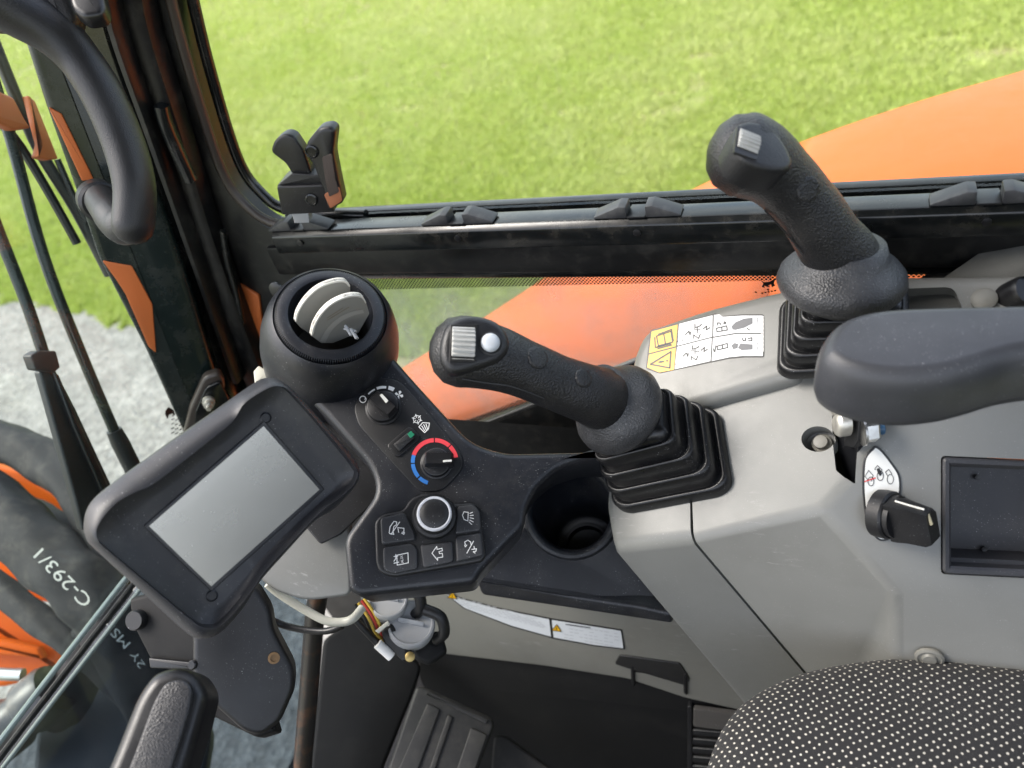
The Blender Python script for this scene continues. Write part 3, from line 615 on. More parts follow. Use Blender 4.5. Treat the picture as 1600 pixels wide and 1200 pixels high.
# instruction decal on the label housing
dec = thing('instruction_decal', TP.at(1100, 540, .0135), 'yellow and white control pattern decal beside the rear joystick', 'decal')
D = Plane(TP.p+TP.n*.0132, TP.n)
slab('black_border', D, rnd([(1009, 576), (1016, 516), (1118, 489), (1126, 494), (1160, 491), (1193, 491), (1194, 558), (1165, 558), (1140, 560), (1030, 583)], 3), .0003, INK, dec, off=.0003, bev=.0001, seg=1)
slab('yellow_field', D, rnd([(1018, 518), (1059, 507), (1056, 541), (1014, 552)], 1), .0002, YEL, dec, off=.0005, bev=.00005, seg=1)
slab('yellow_field', D, rnd([(1014, 554), (1056, 543), (1053, 578), (1030, 582), (1011, 574)], 1), .0002, YEL, dec, off=.0005, bev=.00005, seg=1)
slab('white_field', D, rnd([(1061, 506), (1113.5, 492.5), (1112.5, 526), (1058.5, 540)], 1), .0002, PAPER, dec, off=.0005, bev=.00005, seg=1)
slab('white_field', D, rnd([(1058, 542), (1112, 528), (1110, 564), (1054, 577)], 1), .0002, PAPER, dec, off=.0005, bev=.00005, seg=1)
slab('white_field', D, rnd([(1115.5, 492), (1124, 491), (1129, 495), (1160, 493), (1192, 493), (1192, 520), (1150, 520), (1114.5, 526)], 1), .0002, PAPER, dec, off=.0005, bev=.00005, seg=1)
slab('white_field', D, rnd([(1114, 528), (1150, 522), (1192, 522), (1192, 556), (1160, 556), (1140, 558), (1112, 564)], 1), .0002, PAPER, dec, off=.0005, bev=.00005, seg=1)
def dpt(cx, cy): return (960+cx/5.333, 420+cy/5.333)
def dl(*p): return [dpt(*q) for q in p]
strokes('book_symbol', D, [dl((350, 560), (470, 520), (485, 610), (365, 640), (350, 560)), dl((335, 570), (340, 655), (460, 620)), dl((410, 540), (425, 625)), dl((365, 545), (475, 505), (490, 600)), dl((350, 655), (470, 625)), dl((360, 665), (475, 635))], 1.7, INK, dec, off=.0008)
strokes('warning_symbol', D, [dl((300, 795), (470, 690), (460, 825), (300, 795))], 2.2, INK, dec, off=.0008, fills=[dl((360, 780), (385, 765), (415, 768), (412, 776), (385, 784)), [dpt(438+8*math.cos(t), 765+8*math.sin(t)) for t in np.linspace(0, 6.1, 8)]])
pat = []
for (ox, oy) in ((640, 520), (620, 700)):
    pat += [dl((ox-50, oy+30), (ox-20, oy), (ox-10, oy+30), (ox-5, oy+5)), dl((ox+30, oy-60), (ox+30, oy-30), (ox+75, oy-45), (ox+85, oy-60)), dl((ox+20, oy+60), (ox+20, oy+30), (ox+60, oy+60), (ox+75, oy+25)), dl((ox+100, oy-20), (ox+130, oy-45), (ox+125, oy-10), (ox+155, oy-30))]
    pat += [dl((ox+50+k*14, oy-14+k*2), (ox+55+k*14, oy-14+k*2)) for k in range(-2, 3)]+[dl((ox+50, oy-30+k*12), (ox+52, oy-26+k*12)) for k in range(0, 4)]
strokes('pattern_symbols', D, pat, 1.7, INK, dec, off=.0008)
ma = [dl((850, 495), (935, 475), (940, 510), (855, 525), (850, 495)), dl((893, 485), (897, 518)), dl((855, 470), (860, 450), (880, 452), (885, 465)), dl((910, 455), (920, 440), (930, 452), (918, 458)), dl((1105, 495), (1125, 510)), dl((825, 665), (830, 690), (840, 685)), dl((855, 645), (940, 622), (945, 655), (860, 675), (855, 645)), dl((898, 635), (902, 665)), dl((845, 640), (838, 680)), dl((1065, 580), (1075, 600), (1095, 595), (1090, 575)), dl((1115, 580), (1145, 575), (1145, 598), (1117, 600))]
strokes('machine_symbols', D, ma, 1.7, INK, dec, off=.0008)
strokes('machine_silhouettes', D, [], 1, INKG, dec, off=.0008, fills=[dl((975, 480), (1010, 445), (1080, 415), (1150, 408), (1150, 455), (1080, 490), (1010, 508), (985, 505)), dl((1050, 622), (1150, 630), (1150, 670), (1060, 678), (1030, 660)), dl((975, 640), (1000, 618), (1030, 625), (1025, 660), (990, 670))])
lettering('letters', D, 'B', dpt(532, 615), dpt(536, 597), 2.6, INK, dec, .0008); lettering('letters', D, 'ISO', dpt(572, 610), dpt(580, 575), 2.6, INK, dec, .0008)
lettering('letters', D, 'A', dpt(512, 805), dpt(516, 787), 2.6, INK, dec, .0008); lettering('letters', D, 'STD', dpt(560, 808), dpt(568, 765), 2.6, INK, dec, .0008)
lettering('letters', D, '7252600', dpt(1195, 480), dpt(1200, 405), 2.4, INKG, dec, .0008); lettering('letters', D, 'SW 20', dpt(1197, 675), dpt(1200, 615), 2.4, INK, dec, .0008)
strokes('edge_ticks', D, [dl((1222, 400+k*11), (1244, 399+k*11)) for k in range(27)], 1.1, WHITE, dec, off=.0006)
# storage tray let into the console
tr = thing('storage_tray', KP.at(1550, 890), 'dark rectangular storage tray set into the grey console', 'tray')
ro = KP.ring(rnd([(1472, 714), (1700, 724), (1700, 906), (1472, 895)], 8)); ri = inset(ro, KP.n, .006); n_ = KP.n
tilt = n_*.034
v, f = loft([ro-n_*.006, ro+n_*.0015, inset(ro, n_, .0012)+n_*.003, inset(ro, n_, .004)+n_*.0028, ri+n_*.001, ri-n_*.012, inset(ro, n_, .009)-n_*.0135, inset(ro, n_, .011)-n_*.036], False, True)
obj('tray_shell', v, f, mat('tray_plastic', (.034, .034, .038), .42, bump=(900, .2), grime=.3, gcol=(.09, .085, .08, 1), gscale=20, dust=.7), tr, angle=30)
for q in ((1527, 746), (1538, 858)):
    lathe('hole_plug', KP.at(*q, -.032), KP.n, [(.0022, -.002), (.0022, .0006), (.001, .0004)], INK, tr, n=10)
lathe('screw', KP.at(1533, 880, -.033), KP.n, [(.003, 0), (.003, .002), (.0015, .003)], STEEL, tr, n=10)
# key switch with its pear-shaped plate
ks = thing('rotary_key_switch', KP.at(1385, 800), 'black three-position rotary switch on a white pear-shaped plate', 'switch')
pear = smooth([(1351, 716), (1362, 702), (1369, 697), (1380, 705), (1395, 724), (1406, 742), (1408, 765), (1403, 800), (1396, 836), (1384, 845), (1370, 842), (1355, 818), (1349, 780), (1348, 745)], 4, True)
slab('plate_border', KP, pear, .001, INK, ks, off=.001, bev=.0003, seg=1)
pr_ = KP.ring(pear, .0014); v, f = loft([inset(pr_, KP.n, .0016)-KP.n*.0005, inset(pr_, KP.n, .0016)]); obj('plate', v, f, mat('plate_white', (.74, .74, .7), .4, grime=.15), ks)
def kp(cx, cy): return (1250+cx/3.4286, 600+cy/3.4286)
def kl(*p): return [kp(*q) for q in p]
def kc(cx, cy, rx, ry, n=14): return [kp(cx+rx*math.cos(t), cy+ry*math.sin(t)) for t in np.linspace(0, 2*math.pi, n)]
strokes('position_symbols', KP, [kl((365, 515), (348, 495), (368, 463), (392, 490), (382, 520)), kc(380, 522, 16, 24), kl((405, 460), (400, 455), (415, 437), (440, 460), (425, 480)), kc(430, 492, 17, 26), kl((468, 490), (458, 472), (475, 457), (492, 482)), kc(484, 510, 17, 26)], 1., INK, ks, off=.0018, fills=[kl((410, 455), (425, 450), (440, 480), (430, 495), (418, 480))])
strokes('red_bar', KP, [kl((346, 523), (404, 503))], 1.8, REDI, ks, off=.002)
lettering('plate_print', KP, '7249 01', kp(388, 805), kp(445, 822), 2.5, INK, ks, .0018)
kc_ = KP.at(1378, 802, 0.001); kax = unit(P(1398, 805, d=.585)-P(1373, 808, d=.612)); kax = unit(cvec(.66, .10, -1))
KS = .84
lathe('collar', kc_, kax, [(r_*KS, h_*KS) for r_, h_ in ((.0225, -.003), (.0225, .009), (.021, .011), (.0195, .0112), (.0195, .016))], PL, ks, n=36)
kU = cvec(.12, -1, 0); kU = unit(kU-kax*(kU@kax)); kW = np.cross(kax, kU); kW = kW if kW@(CAM-kc_) > 0 else -kW
kU, kW = kU*.84+kW*.54, kW*.84-kU*.54
bw = [(-.0185, -.012), (.012, -.013), (.0185, -.003), (.0185, .012), (-.0185, .012)]
def rb(h, s, dz=0., w=1.): return np.array([kc_+kax*h*KS+kU*(q[0]*s+dz)*KS+kW*q[1]*s*w*KS for q in rnd(bw, .006, 5)])
v, f = loft([rb(.012, 1.06), rb(.018, 1.05), rb(.026, 1.0, 0, .95), rb(.043, .95, -.001, .85), rb(.0475, .84, -.001, .75)]); obj('handle', v, f, PL, ks, angle=50)
sweep('pointer_line', [kc_+(kax*h+kU*u_*.0001+kW*.0025)*KS for h, u_ in ((.018, 195), (.028, 184), (.044, 172))], .0008, WORN, ks, n=8)
sweep('pointer_inlay', [kc_+(kax*.0465+kU*.0135+kW*.003)*KS, kc_+(kax*.0482+kU*.003+kW*.003)*KS], [(.0014, .001)]*2, mat('ivory', (.6, .52, .33), .5), ks, n=10)
# ================================================================ armrest with bolted bracket
AZ = .868
AP = Plane(V(0, 0, AZ), unit(V(.05, -.12, 1)))
arm = thing('armrest', AP.at(1450, 560)-V(0, 0, .1), 'dark padded armrest, rounded at the front, over the grey console', 'armrest')
ao = smooth([(1277, 545), (1287, 514), (1318, 487), (1375, 472), (1450, 467), (1560, 464), (1700, 461), (1900, 458), (1900, 560), (1700, 548), (1600, 556), (1530, 576), (1480, 588), (1420, 594), (1365, 590), (1320, 579), (1289, 563)], 5, True)
top = AP.ring(ao); dn = -AP.n
rs = [inset(top, AP.n, .008)+dn*.050, inset(top, AP.n, .002)+dn*.046, top+dn*.038, top+dn*.022, inset(top, AP.n, .0008)+dn*.014, inset(top, AP.n, .0025)+dn*.008, inset(top, AP.n, .005)+dn*.004, inset(top, AP.n, .008)+dn*.0014, inset(top, AP.n, .0105)+dn*.0002, inset(top, AP.n, .012)]
v, f = loft(rs); obj('pad', v, f, mat('armrest_vinyl', (.044, .046, .052), .42, bump=(1500, .25), dust=.7, rvar=.05, var=.1, grime=.25, gcol=(.09, .093, .10, 1), gscale=18), arm, angle=60)
br = thing('armrest_bracket', TP.at(1322, 740, -.02), 'bolted steel armrest bracket rising from a slot in the console', 'bracket')
bp_ = Plane(P(1325, 690, d=.615), unit(V(-.75, -.55, .2)))
slab('inner_plate', bp_, rnd([(1310, 600), (1338, 600), (1340, 700), (1336, 756), (1322, 748), (1308, 700)], 2), .005, PLS, br, off=-.003, bev=.0008)
slab('outer_plate', bp_, rnd([(1318, 600), (1347, 605), (1340, 690), (1334, 700), (1318, 698)], 2), .006, PL, br, off=.004, bev=.001)
bx_ = P(1313, 664, d=.60); lathe('bolt_head', bx_, unit(V(-1, -.45, .1)), [(.0105, -.006), (.0105, .001), (.0085, .0035), (.005, .005)], ZINC, br, n=24, ell=.8)
lathe('bolt_head', P(1308, 634, d=.60), unit(V(-1, -.45, .1)), [(.010, -.006), (.010, .001), (.008, .0035), (.005, .005)], ZINC, br, n=24, ell=.8)
na = unit(V(1, .35, -.05)); nb = P(1345, 673, d=.594)
lathe('washer', nb, na, [(.012, 0), (.012, .0018)], STEEL, br, n=24)
lathe('nut', nb+na*.0018, na, [(.0098, 0), (.0102, .001), (.0102, .0085), (.009, .0098)], STEEL, br, n=6, angle=25)
lathe('bolt_end', nb+na*.010, na, [(.0052, 0), (.0052, .006), (.0045, .0068)], BLUEP, br, n=16)
kn = thing('slide_knob', TP.at(1580, 480, .013), 'black cylindrical adjuster knob behind the armrest, half cut by the frame', 'knob')
ka = unit(P(1592, 462, d=.575)-P(1550, 480, d=.60)); lathe('knob', P(1556, 476, d=.60), ka, [(.011, -.02), (.012, 0), (.0125, .028), (.011, .032), (.0105, .030), (.006, .0305)], PLS, kn, n=28)
# ================================================================ joysticks
def rsq(n=40, r=.32):
    """rounded square, half-width 1"""
    pts = []
    for cx, cy, a0 in ((1-r, 1-r, 0), (-1+r, 1-r, 90), (-1+r, -1+r, 180), (1-r, -1+r, 270)):
        for k in range(n//4):
            t = math.radians(a0+90*k/(n//4-1)); pts.append((cx+r*math.cos(t), cy+r*math.sin(t)))
    return pts
def boot(name, base, axis, u, v, hu, hv, tiers, dh, parent, shrink=.105):
    sq = rsq(); rings = []; 
    nrm = unit(np.cross(u, v)); nrm = nrm if nrm@axis > 0 else -nrm
    def rg(s, h): 
        c = base+axis*h; w = min(1, h/(dh*tiers)*.5); nn = unit(nrm*(1-w)+axis*w); uu = unit(u-nn*(u@nn)); vv = np.cross(nn, uu); vv = vv if vv@v > 0 else -vv
        return np.array([c+uu*q[0]*hu*s+vv*q[1]*hv*s for q in sq])
    s = 1.
    for k in range(tiers):
        h = k*dh
        rings += [rg(s*.985, h), rg(s, h+dh*.1), rg(s, h+dh*.45), rg(s*.988, h+dh*.58), rg(s*.962, h+dh*.66), rg(s*.93, h+dh*.66), rg(s*.90, h+dh*.6), rg(s*.87, h+dh*.58)]
        s -= shrink
    rings += [rg(s, tiers*dh), rg(s*.93, tiers*dh*1.02), rg(s*.7, tiers*dh*1.12)]
    vv, f = loft(rings); return obj(name, vv, f, RUB, parent, angle=60)
def roller(name, c, n, u, length, R, sink, parent):
    """ribbed thumb wheel: axis u, sunk below its face"""
    w = np.cross(n, u); rings = []; N_ = 120; lim = math.acos(min(.98, sink/R))+.06
    def rr(t): return R*(1+.05*max(-1, min(1, 2.2*math.sin(t*26))))
    for s in (-1, -.94, .94, 1):
        k = .96 if abs(s) == 1 else 1
        rings.append(np.array([c-n*sink+u*s*length/2+(n*math.cos(t)+w*math.sin(t))*rr(t)*k for t in np.linspace(-lim, lim, N_)]))
    v, f = loft(rings); return obj(name, v, f, ROLL, parent, angle=25)
# --- front joystick
jf = thing('joystick', TP.at(1045, 722), 'forward joystick with thumb wheel, round button and large stepped rubber boot', 'joystick', 'joysticks on the console')
bu = unit(TP.at(1130, 775)-TP.at(955, 808)); bv = np.cross(TP.n, bu)
b0 = (TP.at(955, 806)+TP.at(1140, 640))/2; hu = np.linalg.norm(TP.at(1133, 776)-TP.at(952, 808))/2; 
hv = abs((TP.at(1141, 636)-TP.at(1133, 776))@bv)/2
fl = P(966, 640, d=.648); axF = unit(fl-b0); hgt = np.linalg.norm(fl-b0)
print('boot F half', hu, hv, 'h', hgt)
boot('rubber_boot', b0, axF, bu, bv, hu, hv, 4, (hgt-.012)/4.2, jf, .098)
flprof = [(.022, -.016), (.034, -.014), (.0385, -.008), (.0405, -.001), (.039, .007), (.035, .0135), (.030, .0185), (.0265, .025), (.024, .034)]
fax = unit(axF*.75+unit(P(820, 578, d=.59)-fl)*.45)
gp_ = smooth([fl-fax*.012, fl+fax*.012]+[P(*q) for q in ((922, 617, .618), (875, 600, .604), (825, 579, .592), (778, 561, .584), (735, 551, .579), (716, 549, .578))], 6)
rad = 1.07*np.interp(np.linspace(0, 1, len(gp_)), [0, .15, .3, .45, .6, .75, .9, 1], [.030, .026, .0225, .0208, .0212, .0238, .0258, .0255])
sweep('grip', gp_, [(q, q*.97) for q in rad], GRIP, jf, n=32, end=.022, angle=80)
lathe('hand_rest', fl, fax, [(a_*1.0, b) for a_, b in flprof], HREST, jf, n=48, angle=80)
HF = Plane(P(742, 535, d=.5535), unit(cvec(.16, -.20, -1)))
cap_o = smooth([(690, 530), (703, 502), (737, 491), (778, 502), (797, 532), (786, 560), (748, 575), (708, 583), (690, 562)], 4, True)
slab('control_face', HF, cap_o, .022, GRIPT, jf, bev=.006, seg=5, angle=60)
hu_ = unit(HF.at(745, 537)-HF.at(704, 535)); 
slab('wheel_well', HF, rnd([(704, 507), (746, 506), (743, 566), (702, 565)], 2), .002, INK, jf, off=.0006, bev=.0002, seg=1)
roller('thumb_wheel', HF.at(724, 536), HF.n, hu_, np.linalg.norm(HF.at(742, 536)-HF.at(706, 535)), .0150, .0095, jf)
lathe('button_ring', HF.at(767, 537), HF.n, [(.0088, 0), (.0088, .0008), (.0078, .0011), (.0075, .0004)], INK, jf, n=32)
lathe('button', HF.at(766, 536), HF.n, [(.0068, 0), (.0068, .0022), (.0062, .0034), (.0048, .0044), (.0028, .0049), (.001, .005)], PEARL, jf, n=32)
def on_tube(path, rads, px, py):
    """where a line of sight first meets a swept grip, and the outward normal there"""
    r = unit(raydir(px, py)); best = None
    for i in range(len(path)-1):
        a_, t_ = path[i], unit(path[i+1]-path[i]); o_ = CAM-a_; dp = r-t_*(r@t_); op = o_-t_*(o_@t_)
        A, B, C_ = dp@dp, 2*dp@op, op@op-rads[i]**2; D_ = B*B-4*A*C_
        if D_ < 0: continue
        s = (-B-math.sqrt(D_))/(2*A); p = CAM+r*s; k = (p-a_)@t_
        if 0 <= k <= np.linalg.norm(path[i+1]-path[i]) and (best is None or s < best[0]): best = (s, p, unit(p-a_-t_*k))
    return (best[1], best[2]) if best else None
for (q, rr_) in (((841, 558), .0088), ((913, 590), .0075)):
    pp, pn = on_tube(gp_, rad, *q); lathe('plug_disc', pp, pn, [(rr_, -.006), (rr_, -.0004), (rr_*.96, .0001), (rr_*.7, .0004), (rr_*.3, .0006)], GRIP, jf, n=28, angle=60)
# --- rear joystick
jr = thing('joystick', TP.at(1270, 535, .013), 'tall rear joystick with grey thumb wheel, in front of the armrest', 'joystick', 'joysticks on the console')
fr_ = P(1314, 436, d=.585); b1 = TP.at(1288, 535, .013); axR = unit(fr_-b1); hg = np.linalg.norm(fr_-b1)
bu2 = unit(TP.at(1300, 560)-TP.at(1215, 566)); bv2 = np.cross(TP.n, bu2)
boot('rubber_boot', b1+bu2*.012+bv2*.004, axR, bu2, bv2, .050, .036, 4, (hg-.012)/4.4, jr, .085)
faxr = unit(axR*.6+V(-.02, -.15, 1)*.6)
faxr = unit(cvec(-.12, -.85, -.62))
lathe('hand_rest', fr_, faxr, [(a_*1.15, b*.85) for a_, b in flprof], HREST, jr, n=48, angle=80, ell=1.0)
gp2 = smooth([fr_-faxr*.01, fr_+faxr*.014]+[P(*q) for q in ((1293, 372, .562), (1268, 332, .55), (1236, 294, .54), (1203, 264, .532), (1172, 246, .527), (1152, 240, .526))], 6)
rad2 = 1.05*np.interp(np.linspace(0, 1, len(gp2)), [0, .15, .3, .5, .65, .8, .92, 1], [.030, .026, .0225, .0212, .0225, .0265, .0278, .0262])
sweep('grip', gp2, [(q, q*.97) for q in rad2], GRIP, jr, n=32, end=.020, angle=80)
HR = Plane(P(1188, 226, d=.4935), unit(cvec(.28, -.42, -1)))
cap2 = smooth([(1150, 225), (1152, 198), (1166, 188), (1192, 191), (1215, 206), (1234, 234), (1240, 256), (1224, 266), (1192, 262), (1164, 248)], 4, True)
slab('control_face', HR, cap2, .022, GRIPT, jr, bev=.004, seg=4, angle=60)
ru = unit(HR.at(1188, 216)-HR.at(1151, 199)); 
slab('wheel_well', HR, rnd([(1153, 196), (1190, 210), (1183, 250), (1147, 237)], 2), .002, INK, jr, off=.0006, bev=.0002, seg=1)
roller('thumb_wheel', HR.at(1169, 222), HR.n, unit(HR.at(1188, 228)-HR.at(1152, 214)), .0140, .0112, .0076, jr)
pp, pn = on_tube(gp2, rad2, 1264, 296); lathe('plug_disc', pp, pn, [(.0085, -.006), (.0085, -.0002), (.008, .0003), (.006, .0005)], GRIP, jr, n=28, angle=60)
def seam_line(path, rads, pts, par):
    q = [s for s in (on_tube(path, rads, *s) for s in pts) if s]; sweep('moulding_seam', smooth([p+n_*.0001 for p, n_ in q], 5), .0007, INK, par, n=6)
seam_line(gp2, rad2, ((1128, 262), (1150, 288), (1195, 328), (1232, 368), (1254, 398)), jr)
seam_line(gp_, rad, ((722, 592), (760, 598), (800, 604), (850, 622)), jf)
# ================================================================ black control panel and cup tray
PP = Plane(P(640, 720, d=.66), unit(V(.38, -.40, .83)))
cp = thing('control_panel', PP.at(640, 900)-V(0, 0, .05), 'matte black control panel with climate knobs and keypad, below the air vent', 'control panel')
pout = rnd([(425, 575, 20), (470, 545), (606, 548, 8), (650, 598, 20), (736, 692, 30), (790, 708, 20), (880, 706, 10), (985, 704, 4), (985, 716, 4), (920, 716, 12), (872, 732, 14), (838, 762, 14), (822, 796, 12), (820, 822, 10), (752, 893, 25), (742, 912, 10), (560, 932, 14), (545, 922, 12), (536, 842, 16), (590, 768, 22), (578, 728, 20), (500, 640, 20)], 8)
slab('panel', PP, pout, .075, NAVY, cp, bev=.006, seg=5, angle=50)
slab('back_plate', Plane(P(520, 740, d=.70), PP.n), rnd([(430, 590), (520, 640), (602, 756), (604, 766), (532, 834), (500, 850), (390, 720)], 5), .004, PL, cp, bev=.001)
slab('knob_fascia', PP, rnd([(552, 634, 12), (582, 590, 20), (622, 592, 16), (650, 622, 10), (722, 708, 14), (724, 732, 14), (690, 768, 14), (655, 768, 12), (600, 708), (560, 664, 10)], 8), .002, PL, cp, off=.0012, bev=.0009)
F = Plane(PP.p+PP.n*.0012, PP.n)
def c6(x, y): return (500+x/3.3333, 580+y/3.3333)
def knob(name, cpx, r_px, bar, white, tall, label=None):
    c = F.at(*cpx); s = np.linalg.norm(F.at(cpx[0]+r_px, cpx[1])-c)
    k = lathe('knob', c, F.n, [(s*1.12, 0), (s*1.12, .0008), (s*1.02, .0012), (s, .004), (s*.95, .0052), (s*.9, .0055)], PLS, cp, n=40)
    v0 = unit(F.at(*bar[1])-F.at(*bar[0])); w0 = np.cross(F.n, v0); L_ = np.linalg.norm(F.at(*bar[1])-F.at(*bar[0]))/2; mid = (F.at(*bar[0])+F.at(*bar[1]))/2
    o2 = rnd([(-L_, -.0052), (L_, -.0052), (L_, .0052), (-L_, .0052)], .004, 4)
    ring = lambda h, k_: np.array([mid+F.n*h+v0*q[0]*(1-.0/1)*k_+w0*q[1]*k_ for q in o2])
    v, f = loft([ring(.003, 1.06), ring(tall*.9, .98), ring(tall, .9)]); obj('finger_bar', v, f, PLS, k, angle=45, bevel=0)
    return k, mid, v0, w0
k1_, mid, v0, w0 = knob('fan', (599, 637), 25, ((586, 624), (616, 650)), 1, .014)
TPk = Plane(F.p+F.n*.0142, F.n); slab('pointer', TPk, rnd([(593, 617), (597, 615), (607, 626), (603, 630)], 1), .0008, WORN, k1_, off=.0004, bev=.0001, seg=1)
k2_, *_ = knob('temperature', (682, 724), 22.5, ((666, 722), (708, 722)), 0, .015)
slab('pointer', Plane(F.p+F.n*.0152, F.n), rnd([(692, 719), (706, 718), (706, 721), (692, 722)], 1), .0006, WORN, k2_, off=.0003, bev=.0001, seg=1)
def arc(name, c, r0, r1, a0, a1, m, n=14, w0=None):
    pg = [(c[0]+r1*math.cos(math.radians(a_)), c[1]+r1*math.sin(math.radians(a_))) for a_ in np.linspace(a0, a1, n)]+[(c[0]+(r0)*math.cos(math.radians(a_)), c[1]+r0*math.sin(math.radians(a_))) for a_ in np.linspace(a1, a0, n)]
    strokes(name, F, [], 1, m, cp, off=.0004, fills=[pg])
for a0, a1 in ((-162, -92), (-89, -48), (-45, -12)): arc('warm_scale', (679, 722), 31, 37.5, a0, a1, RED)
for a0, a1 in ((-160, -182), (-185, -222), (-226, -252)): arc('cool_scale', (679, 722), 31, 37, a1, a0, BLUE)
for a0, a1, w in ((-156, -150, 1.), (-138, -116, 2.4), (-110, -84, 4), (-78, -62, 6)): arc('fan_scale', (600, 638), 32-w/2+1, 32+w/2+1, a0, a1, WHITE, 6)
strokes('off_mark', F, [circ((567, 624), 5, 16)+[(572, 624)]], 1.5, WHITE, cp, off=.0004)
fan = []
for k in range(4):
    a_ = math.radians(20+90*k); cc = (623.5, 617); fan.append([cc, (cc[0]+6*math.cos(a_-.45), cc[1]+6*math.sin(a_-.45)), (cc[0]+7*math.cos(a_), cc[1]+7*math.sin(a_)), (cc[0]+6*math.cos(a_+.45), cc[1]+6*math.sin(a_+.45))])
strokes('fan_symbol', F, [], 1, WHITE, cp, off=.0004, fills=fan)
snow = []
for k in range(6):
    a_ = math.radians(15+60*k); cc = np.array((651.5, 655.)); d_ = np.array((math.cos(a_), math.sin(a_))); e_ = np.array((-d_[1], d_[0])); snow += [[cc+d_*2.5, cc+d_*8], [cc+d_*4.5+e_*3, cc+d_*6.5, cc+d_*4.5-e_*3]]
strokes('snowflake_symbol', F, snow, 1.1, WHITE, cp, off=.0004)
strokes('defrost_symbol', F, [[c6(515, 290), c6(535, 268), c6(570, 270), c6(565, 300), c6(545, 320), c6(515, 290)], [c6(530, 285), c6(545, 310)], [c6(540, 278), c6(553, 305)], [c6(552, 276), c6(560, 300)]], 1.2, WHITE, cp, off=.0004)
rk = slab('rocker_frame', F, rnd([(606, 694), (637, 667), (645, 669), (656, 681), (654, 687), (624, 713), (617, 712), (606, 699)], 2), .002, PLS, cp, off=.002, bev=.0008)
slab('rocker', F, rnd([(614, 694), (637, 675), (648, 684), (624, 705)], 2), .003, PL, rk, off=.0042, bev=.0012)
slab('indicator_lens', F, rnd([(636, 678), (642, 673), (648, 679), (642, 685)], 1), .0005, GREEN, rk, off=.0047, bev=.0002, seg=1)
# keypad
kpad = thing('keypad', PP.at(670, 890), 'soft black five-button keypad with round selector dial', 'keypad')
slab('pad', PP, rnd([(585, 814, 10), (599, 802, 10), (630, 797, 8), (641, 778, 10), (662, 769, 10), (686, 772, 10), (707, 787, 8), (740, 785, 8), (751, 797, 10), (759, 870, 8), (752, 878, 6), (614, 902, 10), (592, 894, 10), (587, 878, 6)], 8), .006, PL, kpad, off=.006, bev=.0025, seg=4, angle=55)
KB = Plane(PP.p+PP.n*.0085, PP.n)
for pts in ([(594, 809), (632, 800), (647, 829), (650, 844), (596, 851)], [(598, 855), (644, 848, 10), (652, 857, 10), (653, 889), (614, 897), (599, 890)], [(656, 851), (707, 845), (709, 878), (661, 888)], [(714, 791), (740, 788), (750, 797), (752, 829), (711, 835)], [(711, 838), (752, 832), (756, 868), (713, 878)]):
    slab('button', KB, rnd(pts, 6), .003, mat('key_rubber', (.02, .021, .024), .5, bump=(1300, .2), dust=.6, grime=.3, gcol=(.05, .05, .05, 1), gscale=60), kpad, bev=.0016, seg=3, angle=55)
lathe('dial', PP.at(679, 809, .004), unit(PP.n+V(.06, 0, 0)), [(.0185, 0), (.0185, .006), (.0172, .0085), (.0150, .009), (.0150, .018), (.0142, .0205)], PL, kpad, n=48)
dn_ = unit(PP.n+V(.06, 0, 0)); dc = PP.at(679, 809, .004)
lathe('silver_ring', dc, dn_, [(.0143, .0200), (.0138, .0222), (.0128, .0229), (.0118, .0226)], mat('dial_ring', (.5, .51, .54), .35), kpad, n=48)
lathe('dial_cap', dc, dn_, [(.0119, .0205), (.0118, .0226), (.011, .0232), (.006, .0236), (.002, .0237)], PL, kpad, n=40)
def L6(*p): return [c6(*q) for q in p]
strokes('symbol', KB, [L6((362, 845), (385, 850)), L6((360, 842), (365, 810), (385, 782), (400, 785), (398, 800), (385, 808), (380, 835), (385, 850)), L6((415, 785), (370, 850)), L6((405, 815), (437, 818), (437, 845)), L6((405, 815), (410, 840)), L6((425, 843), (437, 850), (440, 840), (428, 838))], 1.1, WHITE, kpad, off=.0004)
strokes('symbol', KB, [L6((395, 955), (395, 975), (385, 990)), L6((385, 965), (405, 963)), L6((385, 1000), (410, 995)), L6((400, 960), (402, 1010), (460, 998), (458, 946), (402, 958))], 1.2, WHITE, kpad, off=.0004)
lettering('button_text', KB, 'AUX', c6(436, 998), c6(430, 958), 4., WHITE, kpad, .0004)
strokes('symbol', KB, [L6((583, 948), (608, 912), (610, 928), (635, 922), (638, 935), (620, 940), (622, 950), (637, 948), (639, 968), (612, 972), (613, 985), (583, 948))], 1.1, WHITE, kpad, off=.0004)
strokes('symbol', KB, [L6((772, 735), (750, 732), (742, 750), (750, 772), (770, 780), (772, 735)), L6((780, 740), (795, 735)), L6((782, 752), (798, 750)), L6((782, 763), (800, 768)), L6((780, 775), (798, 785)), L6((776, 785), (790, 798))], 1.1, WHITE, kpad, off=.0004)
strokes('symbol', KB, [L6((758, 905), (753, 890), (770, 880), (785, 890), (788, 908)), L6((753, 905), (757, 915), (765, 905)), L6((800, 885), (765, 948)), L6((790, 928), (815, 925), (812, 938), (800, 940)), L6((802, 912), (803, 925)), L6((798, 940), (808, 948))], 1.1, WHITE, kpad, off=.0004)
